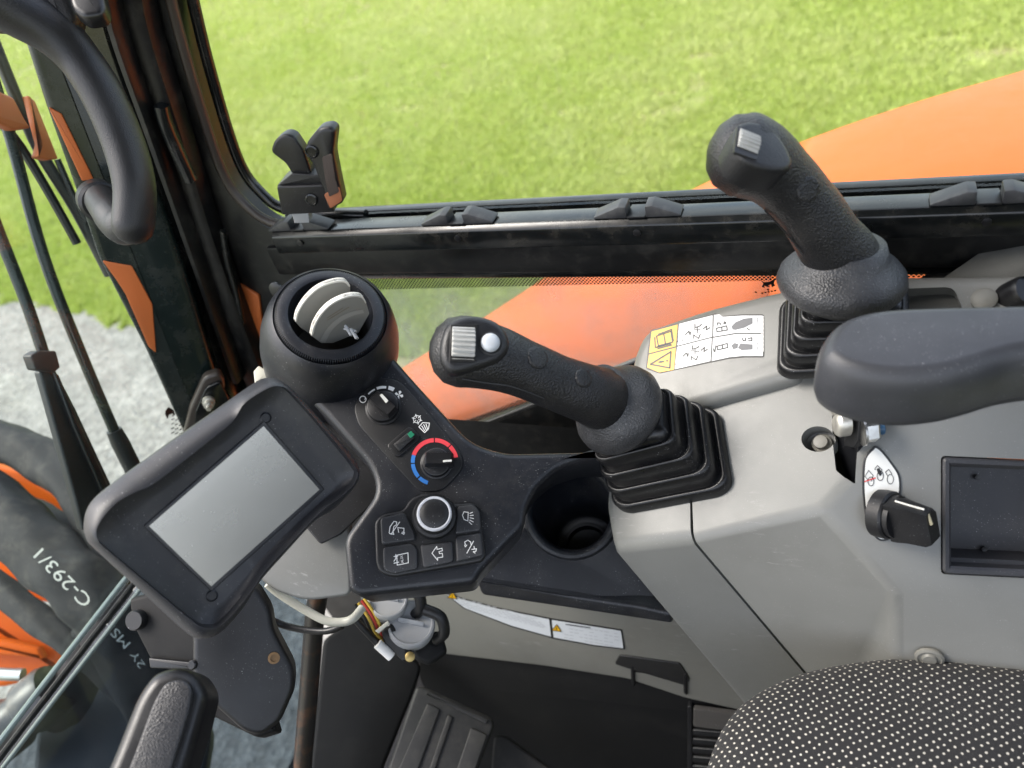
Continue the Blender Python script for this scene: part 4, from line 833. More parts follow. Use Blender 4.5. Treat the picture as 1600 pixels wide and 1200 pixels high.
# cup tray
CT = plane3(P(893, 797, d=.80), P(1040, 957, d=.772), P(745, 908, d=.80))
print('CT n', CT.n)
ct = thing('cup_holder', CT.at(880, 940)-V(0, 0, .06), 'dark console shelf with deep round cup holder beside the forward joystick', 'cup holder')
cto = rnd([(736, 908, 8), (760, 880), (818, 818, 10), (828, 770, 14), (855, 742, 14), (884, 716, 10), (925, 702), (985, 706), (1000, 820), (1052, 955, 6), (1046, 962, 6), (1000, 950, 10), (900, 935, 10)], 8)
ctb = slab('shelf', CT, cto, .022, NAVY, ct, off=-.004, bev=.006, seg=4, angle=45)
cc_ = CT.at(893, 797, -.002); rc = np.linalg.norm(CT.at(954, 800)-CT.at(832, 794))/2
print('cup r', rc)
cy = lathe('cutting_shape', cc_, CT.n, [(rc*1.02, -.1), (rc*1.02, .1)], PL, n=48); realise(ctb, [cy])
cu, cv, _ = frame_of(CT.n)
def cring(r, h, dz=0.): return np.array([cc_+CT.n*h-V(0, -.15, 1)*dz+(cu*math.cos(t)+cv*math.sin(t))*rc*r for t in np.linspace(0, 2*math.pi, 64, endpoint=False)])
v, f = loft([cring(1.30, -.012), cring(1.26, .004), cring(1.20, .0085), cring(1.13, .0095), cring(1.05, .007), cring(1.0, -.002), cring(.985, -.004, .006), cring(.96, -.004, .03), cring(.93, -.004, .06), cring(.91, -.004, .08), cring(.86, -.004, .083), cring(.66, -.004, .083), cring(.64, -.004, .079), cring(.58, -.004, .079), cring(.56, -.004, .086), cring(.1, -.004, .086)], False, True)
obj('cup_well', v, f, NAVY, ct, angle=40)
# step between the shelf and the panel
slab('front_lip', Plane(CT.at(900, 940, -.008), unit(V(.05, -.95, .3))), rnd([(742, 904, 6), (900, 932), (1000, 947), (1050, 958, 6), (1052, 976, 8), (900, 953), (752, 931, 8)], 5), .02, NAVY, ct, bev=.004, seg=4)
# ================================================================ air vent
VA = unit(cvec(.24, -.52, -1)); VC = P(517, 495, d=.665)-VA*.031
av = thing('air_vent', VC-VA*.06, 'round black swivel air vent with two pale flaps', 'air vent')
su = .675/1209
vr = lambda q: q*su
lathe('housing', VC, VA, [(vr(88), -.11), (vr(100), -.078), (vr(109), -.045), (vr(111), -.018), (vr(108), .002), (vr(101), .018), (vr(93), .029), (vr(86), .033), (vr(84), .031)], NAVY, av, n=72, capt=False, angle=60)
fcn = VC+VA*.031
N2 = 150; u2, v2, w2 = frame_of(VA); rings = []
for (r_a, r_b, h) in ((86, 86, -.012), (84.5, 80.5, .0005), (83, 80, .0032), (79.5, 79.5, .0045), (68, 68, .0062), (63.5, 63.5, .0055), (61, 61, .001), (60, 60, -.03)):
    rings.append(np.array([fcn+VA*h+(u2*math.cos(t)+v2*math.sin(t))*vr(r_a if (i//2) % 2 else r_b) for i, t in enumerate(np.linspace(0, 2*math.pi, N2*4, endpoint=False))]))
v, f = loft(rings, False, False); obj('ribbed_ring', v, f, NAVY, av, angle=40)
lathe('throat', fcn, VA, [(vr(62), -.001), (vr(61), -.03), (vr(57), -.06), (vr(20), -.062)], INK, av, n=48, capb=False)
def flap(name, arcpts, low, dtop, dlow):
    mid_a = arcpts[len(arcpts)//2]; pa, pb = P(*arcpts[0], d=dtop+.002), P(*arcpts[-1], d=dtop+.002)
    pcn = P(*low, d=dlow); pl = plane3(pa, pb, pcn)
    ring = smooth([pl.at(*q) for q in arcpts], 5); n_ = pl.n
    base = [pl.at(*q) for q in name[1]]
    full = np.array(list(ring)+base)
    v, f = loft([full-n_*.0022, full+n_*.0])
    o = obj(name[0], v, f, FLAP, av, angle=40)
    k = len(ring); a_ = np.array(ring); 
    inn = a_ + (pl.at(*low)-a_)*.05; 
    v, f = loft([a_-n_*.003, a_+n_*.0006, inn+n_*.0006, inn-n_*.003], False, False, closed=False); e_ = obj('flap_edge', v, f, FLAPW, o, angle=40)
    m = e_.modifiers.new('thickness', 'SOLIDIFY'); m.thickness = .0006
    return o, pl
dv = .642
fa, pa_ = flap(('flap', [(548, 470), (520, 505), (488, 524), (470, 512)]), [(461, 502), (464, 488), (476, 468), (495, 450), (518, 440), (538, 438), (547, 446)], (512, 490), dv, dv+.016)
fb, pb_ = flap(('flap', [(577, 490), (560, 520), (520, 536), (502, 536)]), [(486, 524), (490, 508), (502, 488), (520, 472), (544, 462), (564, 462), (572, 472)], (545, 505), dv-.004, dv+.013)
arcp = [(506+i*7.2, 534-46*math.sin(i/9*1.35)*.0) for i in range(0)]
strokes('flap_band', pb_, [], 1, mat('flap_band_grey', (.36, .35, .32), .5), fb, off=.0005, fills=[smooth([(500, 533), (512, 512), (530, 496), (550, 487), (567, 484)], 4)+smooth([(569, 489), (552, 493), (534, 502), (518, 517), (508, 536)], 4)])
strokes('flap_print', pb_, [[(511, 497), (536, 481)], [(512, 500), (545, 480)]], .8, mat('flap_ink', (.2, .16, .1), .5), fb, off=.0004)
cl = P(549, 519, d=.64)
for dx in (-.0022, .0022): box('clip', cl+cvec(1, .6, 0)*dx*1.2, cvec(.6, 1, 0)*.005, cvec(1, -.6, 0)*.0011, cvec(0, 0, 1)*.004, CAPG, av, .0006)
box('clip', cl+cvec(-.3, -.6, 0)*.002, cvec(1, .2, 0)*.0052, cvec(-.2, 1, 0)*.001, cvec(0, 0, 1)*.003, CAPG, av, .0006)
vb = thing('vent_bracket', P(405, 590, d=.72), 'small white plastic tab at the lower left of the air vent', 'bracket')
slab('tab', Plane(P(405, 590, d=.71), cvec(.1, -.3, -1)), rnd([(396, 580), (404, 571), (419, 580), (418, 592), (398, 600)], 2), .01, mat('ivory_plastic', (.55, .54, .45), .5), vb, bev=.001)
lathe('screw', P(433, 452, d=.76), V(0, -1, .2), [(.008, 0), (.008, .002), (.005, .003)], PLS, vb, n=16)
# ================================================================ display monitor
MC = (350, 797); MP = Plane(P(*MC, d=.55), unit(V(.82, -.42, .39)))
mo = thing('display_monitor', MP.at(350, 960)-MP.n*.04, 'black display monitor with blank grey screen and raised hooded rim', 'monitor')
m_out = smooth([(133, 826), (140, 798), (166, 770), (250, 708), (330, 652), (400, 603), (424, 591), (446, 596), (470, 616), (520, 671), (560, 716), (568, 740), (561, 762), (530, 798), (498, 816), (450, 868), (406, 918), (384, 955), (350, 994), (322, 1005), (296, 996), (230, 936), (150, 863), (136, 846)], 4, True)
m_in = smooth([(150, 828), (160, 808), (184, 783), (215, 766), (240, 755), (300, 709), (350, 669), (366, 653), (380, 630), (418, 606), (436, 604), (452, 613), (505, 672), (550, 728), (556, 742), (546, 760), (525, 778), (500, 796), (460, 838), (412, 890), (388, 925), (346, 972), (325, 978), (303, 970), (235, 914), (166, 856), (154, 844)], 4, True)
def polar(poly, c, n=200):
    out = []; q = [np.array(p) for p in poly]
    for t in np.linspace(0, 2*math.pi, n, endpoint=False):
        d = np.array([math.cos(t), math.sin(t)]); best = None
        for i in range(len(q)):
            a_, b = q[i-1]-c, q[i]-c; e_ = b-a_; det = d[0]*(-e_[1])+e_[0]*d[1]
            if abs(det) < 1e-9: continue
            s = (a_[0]*(-e_[1])+e_[0]*a_[1])/det; k = (d[0]*a_[1]-d[1]*a_[0])/det
            if s > 0 and -1e-6 <= k <= 1+1e-6 and (best is None or s > best): best = s
        out.append(tuple(c+d*best))
    return out
cM = np.array(MC, float); po, pi_ = polar(m_out, cM), polar(m_in, cM)
Ro, Ri = MP.ring(po), MP.ring(pi_); n_ = MP.n
rec = polar(smooth([(196, 818), (232, 786), (300, 735), (380, 668), (408, 640), (424, 640), (440, 655), (516, 745), (524, 760), (515, 772), (440, 840), (370, 915), (345, 940), (326, 943), (310, 935), (215, 845)], 4, True), cM)
Rr = MP.ring(rec, -.011)
v, f = loft([inset(Ro, n_, .012)-n_*.034, inset(Ro, n_, .003)-n_*.03, Ro-n_*.016, Ro-n_*.0105, inset(Ro, n_, .0008)-n_*.008, Ro*.75+Ri*.25-n_*.0035, Ro*.5+Ri*.5+n_*.0005, Ro*.2+Ri*.8+n_*.0035, Ri*.97+Ro*.03+n_*.0042, Ri+n_*.0035, Ri-n_*.005, Rr*.55+(Ri-n_*.008)*.45, Rr], True, True)
obj('housing', v, f, BEZ, mo, angle=35)
sc_ = [(412, 665), (500, 765), (330, 917), (232, 822)]
MR = Plane(MP.p-n_*.011, n_)
slab('screen_frame', MR, rnd([(413, 657), (508, 765), (331, 925), (224, 822)], 3), .002, BEZ, mo, off=.0014, bev=.001)
scr = slab('screen', MR, rnd(sc_, 1.5), .001, mat('lcd_glass', (.42, .415, .38), .26, metal=.6, dust=.3, dscale=500, rvar=.03, coat=.3), mo, off=.0018, bev=.0003, seg=1)
for q in ((415, 653), (331, 931)):
    lathe('sensor', MR.at(*q, .0004), n_, [(.0042, -.001), (.0042, .0006), (.0034, .0011), (.0032, .0002), (.0015, .0002)], NAVY, mo, n=24)
# grey post and black arm behind the monitor
ma_ = thing('monitor_arm', P(390, 1120, d=.72), 'black monitor arm with drilled side plate below the display', 'bracket')
apl = Plane(P(385, 1040, d=.655), cvec(.25, -.1, -1))
slab('side_plate', apl, rnd([(300, 930), (400, 915), (424, 955), (428, 985), (460, 1045), (462, 1075), (438, 1130), (408, 1152), (380, 1145), (330, 1100), (300, 1060)], 12), .03, PL, ma_, bev=.005, seg=3)
slab('under_block', Plane(P(360, 1110, d=.665), cvec(.1, -.5, -1)), rnd([(300, 1060), (372, 1105), (420, 1100), (432, 1142), (400, 1152), (330, 1118)], 6), .03, KICK, ma_, bev=.004)
lathe('pivot_bush', apl.at(428, 1028, .0005), apl.n, [(.005, 0), (.005, .001), (.003, .0012), (.003, -.001)], mat('brass_dull', (.16, .1, .05), .5, metal=.6), ma_, n=16)
mb = thing('swivel_block', P(260, 1020, d=.70), 'grey-black swivel block with round cap at the lower left of the display', 'bracket')
bpl = Plane(P(260, 985, d=.66), cvec(-.15, -.15, -1))
slab('block', bpl, rnd([(200, 935), (240, 925), (340, 1000), (330, 1050), (300, 1060), (238, 1040), (205, 975)], 8), .03, KICK, mb, bev=.004)
lathe('round_cap', bpl.at(217, 968, 0), bpl.n, [(.0085, -.004), (.0085, .006), (.0075, .0075)], PL, mb, n=28)
slab('ledge', bpl, rnd([(232, 1028), (300, 1035), (308, 1046), (234, 1044)], 3), .006, PLS, mb, off=.004, bev=.001)
lathe('pin', bpl.at(303, 1038, .004), bpl.n, [(.004, 0), (.004, .003), (.003, .004)], PLS, mb, n=14)
# travel lever rising from the floor
tl = thing('travel_lever', P(200, 1260, d=.56), 'black moulded lever handle rising at the bottom left', 'lever')
tpl = Plane(P(245, 1130, d=.50), cvec(.1, -.45, -1))
slab('handle', tpl, rnd([(120, 1300), (170, 1190, 30), (212, 1085, 25), (238, 1050, 16), (275, 1041, 14), (306, 1053, 14), (323, 1084, 14), (312, 1130, 20), (285, 1220, 20), (262, 1310)], 10), .035, PLS, tl, bev=.009, seg=5, angle=60)
slab('raised_inlay', tpl, rnd([(160, 1300), (205, 1190, 30), (240, 1095, 20), (258, 1066, 10), (286, 1060, 10), (301, 1074, 10), (296, 1110, 12), (262, 1220), (240, 1310)], 8), .006, mat('lever_inlay', (.02, .0205, .023), .38, bump=(900, .5, 'vor')), tl, off=.0028, bev=.002, seg=3, angle=60)
# ================================================================ lower trim, footwell, seat
lpn = thing('lower_panel', V(-.15, .45, .3), 'grey lower side panel under the cup shelf', 'panel')
LP = Plane(P(850, 975, y=.445), unit(V(.03, -1, .1)))
slab('panel', LP, rnd([(560, 935), (640, 905), (745, 905), (1050, 955), (1180, 1115), (1070, 1090), (980, 1060), (850, 1040), (680, 1020), (640, 985)], 8), .004, GREYD, lpn, bev=.001)
wl = thing('warning_label', LP.at(830, 970), 'long curved white warning label on the grey lower panel', 'label')
slab('paper', LP, rnd([(694, 926), (720, 934), (780, 950), (860, 966), (972, 984), (977, 1015), (930, 1010), (864, 998), (800, 980), (724, 951)], 2), .0003, INK, wl, off=.0007, bev=.0001, seg=1)
slab('paper', LP, rnd([(698, 929), (720, 936), (780, 952), (858, 968), (861, 995), (800, 978), (726, 950)], 1), .0003, PAPER, wl, off=.0009, bev=.0001, seg=1)
slab('paper', LP, rnd([(862, 969), (970, 986), (974, 1013), (930, 1008), (865, 996)], 1), .0003, PAPER, wl, off=.0009, bev=.0001, seg=1)
rows = []
for j in range(6):
    q = [(706+k*8+j*3.4, 931+j*3.3+k*2.05+(k*k)*.004) for k in range(0, 18)]
    for k in range(len(q)-1):
        if rng.random() < .85 and q[k+1][0] < 856: rows.append([q[k], (q[k][0]+rng.uniform(4, 7), q[k][1]+1.5)])
for j in range(5):
    for k in range(11):
        if rng.random() < .85 and not (j < 3 and k < 1): rows.append([(882+k*7.8, 976+j*5.+k*1.35), (882+k*7.8+rng.uniform(4, 6.5), 977+j*5.+k*1.35)])
strokes('fine_print', LP, rows, .8, INKL, wl, off=.0013)
strokes('heading', LP, [[(884, 975.5), (922, 981)]], 1.6, INKG, wl, off=.0013)
for q in ((869, 983), (706, 932)):
    strokes('yellow_triangle', LP, [], 1, YEL, wl, off=.0014, fills=[[(q[0]-7, q[1]+2), (q[0]+1, q[1]-7), (q[0]+8, q[1]+4)]])
    strokes('triangle_mark', LP, [[(q[0]-7, q[1]+2), (q[0]+1, q[1]-7), (q[0]+8, q[1]+4), (q[0]-7, q[1]+2)], [(q[0]+.6, q[1]-3), (q[0]+.4, q[1]+1)]], .9, INK, wl, off=.0016)
kk = thing('kick_panel', V(-.15, .42, .1), 'scuffed black kick panel with hinge notch above the pedal', 'panel')
KPn = Plane(P(880, 1100, y=.43), unit(V(.02, -1, .12)))
slab('panel', KPn, rnd([(655, 990, 10), (690, 992, 10), (845, 1007, 20), (915, 1022, 20), (985, 1042, 8), (1000, 1052), (1070, 1060), (1085, 1066), (1180, 1092), (1180, 1130), (1077, 1112), (1077, 1320), (780, 1320), (655, 1060)], 6), .006, KICK, kk, bev=.002)
slab('latch_pocket', LP, rnd([(960, 1038), (968, 1024), (1062, 1037), (1078, 1062), (1072, 1072), (985, 1046)], 4), .004, INK, kk, off=.002, bev=.001)
slab('latch_bar', KPn, rnd([(985, 1042), (1072, 1054), (1072, 1062), (986, 1050)], 2), .006, KICK, kk, off=.004, bev=.0015)
for q in ((988, 1058), (1070, 1072)): slab('hinge_lug', KPn, rnd([(q[0]-3, q[1]-18), (q[0]+4, q[1]-18), (q[0]+4, q[1]+16), (q[0]-2, q[1]+12)], 3), .01, KICK, kk, off=.006, bev=.0015)
# heater grille beside the seat
gr = thing('heater_grille', KPn.at(1110, 1200), 'black slatted heater grille beside the seat cushion', 'grille')
GP = Plane(KPn.p, KPn.n)
slab('backing', GP, rnd([(1075, 1106), (1175, 1122), (1175, 1330), (1075, 1330)], 4), .004, INK, gr, off=.002, bev=.001)
slab('frame_side', GP, rnd([(1074, 1104), (1081, 1105), (1083, 1330), (1074, 1330)], 2), .008, PL, gr, off=.008, bev=.001)
slab('foam_strip', GP, rnd([(1083, 1108), (1175, 1120), (1175, 1148), (1083, 1136)], 4), .006, FELT, gr, off=.01, bev=.002)
for k in range(12):
    y0 = 1141+k*14; slab('slat', GP, rnd([(1082, y0), (1180, y0+8), (1180, y0+16), (1082, y0+8)], 2), .003, PL, gr, off=.0095, bev=.001)
# seat cushion
st = thing('seat', V(.25, .15, .2), 'black seat cushion in fabric speckled with white dots', 'seat')
so = smooth([(1080, 1240), (1094, 1170), (1120, 1105), (1165, 1058), (1240, 1022), (1340, 1001), (1440, 995), (1540, 1002), (1640, 1016), (1800, 1080), (1900, 1300), (1800, 1500), (1400, 1560), (1150, 1450)], 6, True)
ST = Plane(V(0, 0, .63), unit(V(-.05, .06, 1))); sr = ST.ring(so); dn = -ST.n
rs = [sr+dn*.10, sr+dn*.05]
for k in range(1, 9):
    t = k/8*math.pi/2; rs.append(inset(sr, ST.n, .045*(1-math.cos(t)))+dn*(.045*(1-math.sin(t))))
cen = rs[-1].mean(0)
for s in (.85, .65, .4, .15): rs.append(cen+(rs[9]-cen)*s+ST.n*(.006*(1-s)))
v, f = loft(rs)
def fabric():
    m = bpy.data.materials.new('dotted_fabric'); m.use_nodes = True; N, L = m.node_tree.nodes, m.node_tree.links; b = N['Principled BSDF']; b.inputs['Roughness'].default_value = .9; b.inputs['Sheen Weight'].default_value = .04
    tc = N.new('ShaderNodeTexCoord'); nz = N.new('ShaderNodeTexNoise'); nz.inputs['Scale'].default_value = 60; L.new(tc.outputs['Object'], nz.inputs['Vector'])
    wv = N.new('ShaderNodeVectorMath'); wv.operation = 'SCALE'; wv.inputs['Scale'].default_value = .0035; L.new(nz.outputs['Color'], wv.inputs[0]); ad = N.new('ShaderNodeVectorMath'); L.new(tc.outputs['Object'], ad.inputs[0]); L.new(wv.outputs[0], ad.inputs[1])
    mp = N.new('ShaderNodeMapping'); mp.inputs['Rotation'].default_value = (0, 0, math.radians(52)); L.new(ad.outputs[0], mp.inputs[0]); sx = N.new('ShaderNodeSeparateXYZ'); L.new(mp.outputs[0], sx.inputs[0]); cx = N.new('ShaderNodeCombineXYZ'); L.new(sx.outputs[0], cx.inputs[0]); L.new(sx.outputs[1], cx.inputs[1])
    vo = N.new('ShaderNodeTexVoronoi'); vo.voronoi_dimensions = '2D'; vo.inputs['Scale'].default_value = 182; vo.inputs['Randomness'].default_value = .24; L.new(cx.outputs[0], vo.inputs['Vector'])
    mr = N.new('ShaderNodeMapRange'); mr.inputs[1].default_value = .215; mr.inputs[2].default_value = .10; L.new(vo.outputs['Distance'], mr.inputs[0])
    n2 = N.new('ShaderNodeTexNoise'); n2.inputs['Scale'].default_value = 900; n2.inputs['Detail'].default_value = 3; L.new(tc.outputs['Object'], n2.inputs['Vector'])
    n3 = N.new('ShaderNodeTexNoise'); n3.inputs['Scale'].default_value = 1600; L.new(tc.outputs['Object'], n3.inputs['Vector']); n4 = N.new('ShaderNodeTexNoise'); n4.inputs['Scale'].default_value = 18; n4.inputs['Detail'].default_value = 4; L.new(tc.outputs['Object'], n4.inputs['Vector'])
    l3 = N.new('ShaderNodeMapRange'); l3.inputs[1].default_value = .64; l3.inputs[2].default_value = .72; L.new(n3.outputs[0], l3.inputs[0]); l4 = N.new('ShaderNodeMapRange'); l4.inputs[1].default_value = .45; l4.inputs[2].default_value = .65; l4.inputs[4].default_value = .55; L.new(n4.outputs[0], l4.inputs[0])
    lm = N.new('ShaderNodeMath'); lm.operation = 'MULTIPLY'; L.new(l3.outputs[0], lm.inputs[0]); L.new(l4.outputs[0], lm.inputs[1])
    d0 = N.new('ShaderNodeMix'); d0.data_type = 'RGBA'; d0.inputs[6].default_value = (.006, .006, .007, 1); d0.inputs[7].default_value = (.02, .02, .0215, 1); L.new(n2.outputs[0], d0.inputs[0])
    d2 = N.new('ShaderNodeMix'); d2.data_type = 'RGBA'; L.new(lm.outputs[0], d2.inputs[0]); L.new(d0.outputs[2], d2.inputs[6]); d2.inputs[7].default_value = (.35, .34, .3, 1)
    d1 = N.new('ShaderNodeMix'); d1.data_type = 'RGBA'; L.new(mr.outputs[0], d1.inputs[0]); L.new(d2.outputs[2], d1.inputs[6]); d1.inputs[7].default_value = (.55, .52, .46, 1)
    L.new(d1.outputs[2], b.inputs['Base Color'])
    bp = N.new('ShaderNodeBump'); bp.inputs['Strength'].default_value = .8; bp.inputs['Distance'].default_value = .001; L.new(n2.outputs[0], bp.inputs['Height']); L.new(bp.outputs[0], b.inputs['Normal']); return m
obj('cushion', v, f, fabric(), st, angle=80)
# pedal, floor and side lining of the footwell
fl_ = obj('cab_floor', [V(-.85, -.5, .0), V(.6, -.5, .0), V(.6, .66, .0), V(-.85, .66, .0)], [(0, 1, 2, 3)], mat('floor_mat', (.014, .014, .015), .7, bump=(300, .4), grime=.4, gcol=(.05, .045, .04, 1), gscale=20)); tag(fl_, 'dark footwell floor', kind='structure')
sl = thing('footwell_lining', V(-.5, .5, .2), 'black footwell lining behind the pipe and wires', 'lining')
obj('side_lining', [V(-.84, .56, .0), V(-.2, .56, .0), V(-.2, .56, .66), V(-.52, .56, .66), V(-.84, .56, .40)], [(0, 1, 2, 3, 4)], DK, sl)
obj('side_lining', [V(-.2, .56, .0), V(.5, .56, .0), V(.5, .56, .66), V(-.2, .56, .66)], [(0, 1, 2, 3)], DK, sl)
flb = Plane(P(580, 1080, d=1.02), cvec(.2, -.35, -1))
slab('foot_board', flb, rnd([(505, 1000), (560, 960), (660, 1040), (650, 1075), (600, 1200), (580, 1320), (470, 1320), (490, 1150)], 10), .02, KICK, sl, bev=.006)
slab('sill_cover', Plane(P(800, 670, y=.60), unit(V(.1, -1, .5))), rnd([(700, 690), (722, 672), (845, 624), (1000, 560), (1000, 760), (740, 760)], 4), .02, DK, sl, bev=.003)
slab('sill_cover', Plane(P(820, 690, y=.585), unit(V(.05, -.5, 1))), rnd([(720, 690), (760, 672), (880, 640), (1000, 640), (1000, 760), (740, 760)], 8), .01, KICK, sl, off=-.03, bev=.003)
pd = thing('foot_pedal', P(680, 1250, d=.98), 'black ribbed foot pedal in the footwell', 'pedal')
pp_ = Plane(P(690, 1140, d=.93), cvec(.05, -.45, -1))
slab('pedal_plate', pp_, rnd([(650, 1072, 8), (662, 1073), (770, 1122, 10), (772, 1136), (740, 1220), (720, 1330), (560, 1330), (620, 1160)], 6), .02, PEDAL, pd, bev=.004)
for q in ([(668, 1098), (688, 1108), (640, 1240), (610, 1230)], [(700, 1116), (708, 1120), (664, 1250), (655, 1246)], [(736, 1136), (762, 1148), (730, 1240), (704, 1230)]):
    slab('pedal_rib', pp_, rnd(q, 4), .004, PEDAL, pd, off=.003, bev=.0015)
slab('pedal_rib', pp_, rnd([(664, 1084), (674, 1082), (764, 1124), (760, 1132)], 3), .004, PEDAL, pd, off=.003, bev=.0015)
slab('linkage', Plane(P(800, 1170, d=.97), cvec(0, -.4, -1)), rnd([(772, 1150), (790, 1150), (880, 1215), (950, 1260), (920, 1330), (760, 1300)], 8), .02, PEDAL, pd, bev=.004)
# pipe, hoses, caps, wires behind the lower panel
pv = thing('cab_post_pipe', P(475, 1260, d=.86), 'black upright pipe with painted orange-brown highlight below the control panel', 'pipe')
sweep('pipe', [P(*q) for q in ((505, 880, .80), (492, 960, .83), (484, 1060, .86), (474, 1180, .89), (468, 1300, .92))], .0105, PIPE, pv, n=20)
gb = thing('grey_bracket_cover', P(490, 930, d=.70), 'grey plastic cover between display and control panel', 'cover')
slab('cover', Plane(P(490, 890, d=.685), cvec(.1, -.2, -1)), rnd([(380, 880, 20), (545, 770, 4), (549, 930, 12), (478, 939, 20), (425, 922, 20)], 6), .02, GREY, gb, bev=.003)
wh = thing('white_hose', P(550, 972, d=.75), 'translucent white hose curving under the control panel', 'hose')
sweep('hose', smooth([P(*q) for q in ((418, 912, .74), (440, 930, .745), (480, 955, .75), (510, 970, .75), (535, 972, .75), (552, 966, .75), (566, 950, .76))], 6), .0042, CLEARH, wh, n=12)
bh = thing('black_cable', P(520, 985, d=.77), 'thin black cable crossing behind the white hose', 'cable')
sweep('cable', smooth([P(*q) for q in ((412, 962, .76), (440, 976, .77), (475, 984, .77), (510, 986, .765), (535, 978, .76))], 6), .0034, PLS, bh, n=10)
for (q, r_, lab) in (((606, 936), .020, 'upper grey bottle cap under the control panel'), ((642, 974), .024, 'lower grey bottle cap above the kick panel')):
    cp_ = P(*q, d=.79); t = thing('bottle_cap', cp_-V(0, 0, .03), lab, 'cap', 'grey caps under the panel'); ca_ = unit(cvec(.15, -.75, -1))
    lathe('cap', cp_, ca_, [(r_, -.014), (r_*1.04, -.006), (r_*1.04, -.001), (r_*.98, .002), (r_*.9, .0025), (r_*.86, .001), (r_*.4, .001)], CAPG, t, n=40)
    sweep('hinge_strap', smooth([P(q[0]+20, q[1]-22, d=.785), P(q[0]+46, q[1]-10, d=.785), P(q[0]+52, q[1]+14, d=.79), P(q[0]+40, q[1]+26, d=.8)], 5), .006, PL, t, n=10)
    box('grip_bar', cp_+ca_*.0028, cvec(1, .2, 0)*r_*.55, cvec(-.2, 1, .2)*.0025, ca_*.002, CAPG, t, .0006)
slab('valve_body', Plane(P(660, 1005, d=.8), cvec(.1, -.4, -1)), rnd([(640, 992), (690, 985), (700, 1020), (670, 1040), (648, 1030)], 8), .02, KICK, sl, bev=.005)
wr = thing('wiring_loom', P(600, 1020, d=.80), 'coloured wires with white connector under the control panel', 'wires')
for (m, dx, dy) in ((WIRER, 0, 0), (WIREY, -5, 4), (WIREY, 4, -3), (DK, -10, 6)):
    sweep('wire', smooth([P(565+dx, 938+dy, d=.78), P(580+dx, 960+dy, d=.78), P(592+dx, 985+dy, d=.785), P(604+dx*.5, 1000+dy*.5, d=.79)], 6), .0016, m, wr, n=8)
sweep('black_lead', smooth([P(*q) for q in ((548, 960, .77), (570, 985, .775), (588, 1004, .78), (600, 1018, .78))], 5), .0034, DK, wr, n=10)
sweep('white_sleeve', [P(*q) for q in ((590, 1006, .776), (612, 1026, .778))], .0052, WHITE, wr, n=12)
slab('connector', Plane(P(618, 1000, d=.78), cvec(.2, -.3, -1)), rnd([(596, 985), (612, 974), (640, 1010), (648, 1028), (630, 1034), (600, 1004)], 3), .012, DK, wr, bev=.002)
slab('connector_clip', Plane(P(600, 985, d=.775), cvec(.2, -.3, -1)), rnd([(586, 986), (606, 970), (609, 974), (592, 990)], 1), .003, CLEARH, wr, bev=.0006)
lathe('brass_pin', P(641, 1026, d=.775), cvec(0, -.3, -1), [(.005, 0), (.005, .003), (.003, .004)], mat('brass', (.4, .3, .12), .4, metal=.8), wr, n=12)
# ================================================================ boom hoses and orange boom outside the front window
def hose(name, label, pts, r, group='hoses outside the front window'):
    pa = smooth([P(*q) for q in pts], 7); t = thing(name, pa[-1], label, 'hose', group)
    rings = sweep_rings(pa, [(r, r*.8)]*len(pa), 36)
    for i, rg in enumerate(rings):      # flattened folds and creases of a loose fabric sleeve
        for k in range(36):
            th = k/36*2*math.pi; s_ = .07*math.sin(3*th+i*.35)+.05*math.sin(5*th-i*.6+1)+.04*math.sin(i*1.3+2*th); rg[k] = pa[i]+(rg[k]-pa[i])*(1+s_)
    v, f = loft(rings); obj('sleeve', v, f, HOSE, t, angle=70); return t, pa
h1, _ = hose('sleeved_hose', 'uppermost black sleeved hose outside the front window', ((-160, 630, 1.25), (-40, 672, 1.2), (60, 714, 1.15), (134, 780, 1.1), (165, 890, 1.08), (150, 1000, 1.1), (90, 1120, 1.15)), .031)
h2, p2 = hose('sleeved_hose', 'wide black sleeved hose printed C-293/1 outside the front window', ((-120, 712, 1.15), (-20, 785, 1.1), (70, 860, 1.06), (140, 932, 1.04), (200, 1010, 1.04), (260, 1120, 1.08)), .042)
h3, p3 = hose('sleeved_hose', 'lowest black sleeved hose crossing behind the glass edge', ((-140, 850, 1.2), (-30, 900, 1.14), (50, 958, 1.10), (130, 1020, 1.08), (210, 1090, 1.08), (300, 1180, 1.1)), .02)
h4, _ = hose('sleeved_hose', 'short black sleeved hose hanging behind the wiper arm', ((-90, 760, 1.3), (10, 790, 1.28), (90, 830, 1.25), (140, 900, 1.25), (160, 960, 1.25)), .03)
hpl = Plane(P(108, 895, d=.985), cvec(.1, .1, -1))
lettering('sleeve_print', hpl, 'C-293/1', (146, 938), (66, 856), 21, WORN, h2, .0)
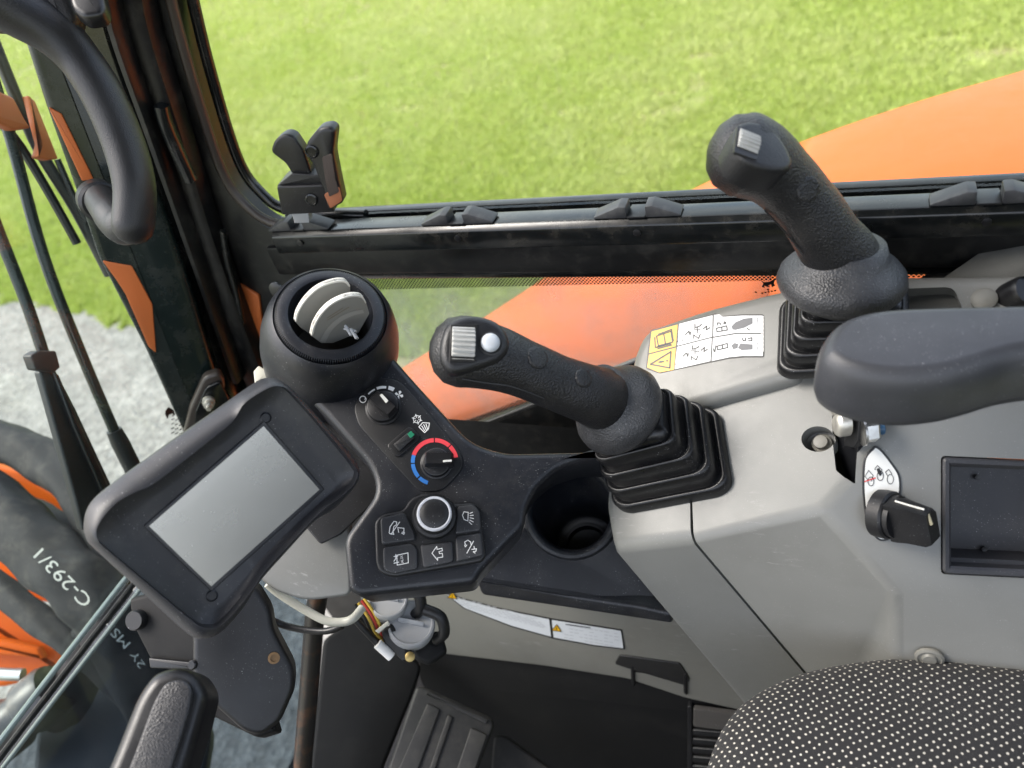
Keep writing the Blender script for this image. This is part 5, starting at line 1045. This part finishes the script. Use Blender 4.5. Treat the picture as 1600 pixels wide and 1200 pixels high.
hpl2 = Plane(P(190, 985, d=.985), cvec(.1, .1, -1))
lettering('sleeve_print', hpl2, 'MSH', (206, 1006), (168, 966), 15, WORN, h2, .0)
lettering('sleeve_print', hpl2, '2Y', (228, 1040), (212, 1016), 12, WORN, h2, .0)
bo = thing('boom_casting', P(30, 1060, d=1.25), 'orange boom casting behind the sleeved hoses', 'boom')
bpl_ = Plane(P(40, 1000, d=1.22), cvec(.2, -.2, -1))
slab('casting', bpl_, rnd([(-120, 900), (0, 945), (60, 975), (122, 1040), (140, 1075), (60, 1060), (0, 1075), (-120, 1060)], 8), .08, ORANGE, bo, bev=.01)
slab('web', bpl_, rnd([(-100, 985), (10, 1000), (60, 1012), (70, 1030), (20, 1025), (-100, 1020)], 4), .02, ORANGE, bo, off=.03, bev=.005)
slab('plate', Plane(P(60, 900, d=1.35), cvec(.1, 0, -1)), rnd([(-120, 700), (30, 738), (110, 790), (160, 830), (200, 960), (60, 940), (-120, 860)], 8), .03, ORANGE, bo, bev=.006)
cy_ = thing('cylinder_fitting', P(60, 1110, d=1.1), 'grey clear-coated cylinder fitting at the lower left glass edge', 'fitting')
ca1, ca2 = P(-40, 1090, d=1.1), P(95, 1070, d=1.12)
lathe('barrel', P(20, 1130, d=1.1), unit(P(110, 1055, d=1.1)-P(20, 1130, d=1.1)), [(.04, -.06), (.04, .0), (.034, .01), (.034, .03), (.04, .035), (.04, .07), (.036, .08)], mat('dull_grey', (.05, .052, .055), .35, metal=.3, grime=.4, gscale=15), cy_, n=36)
sweep('rod', [P(-120, 1050, d=1.12), P(36, 1054, d=1.12)], .009, STEEL, cy_, n=16)
cb = thing('carriage_plate', P(200, 1150, d=1.2), 'dark machine plate below the lower front window', 'plate')
slab('plate', Plane(P(160, 1130, d=1.18), cvec(.1, -.5, -1)), rnd([(60, 1100), (140, 1040), (260, 1060), (330, 1140), (300, 1330), (40, 1330)], 20), .03, mat('machine_plate', (.03, .035, .04), .4, grime=.4, gscale=8), cb, bev=.008)
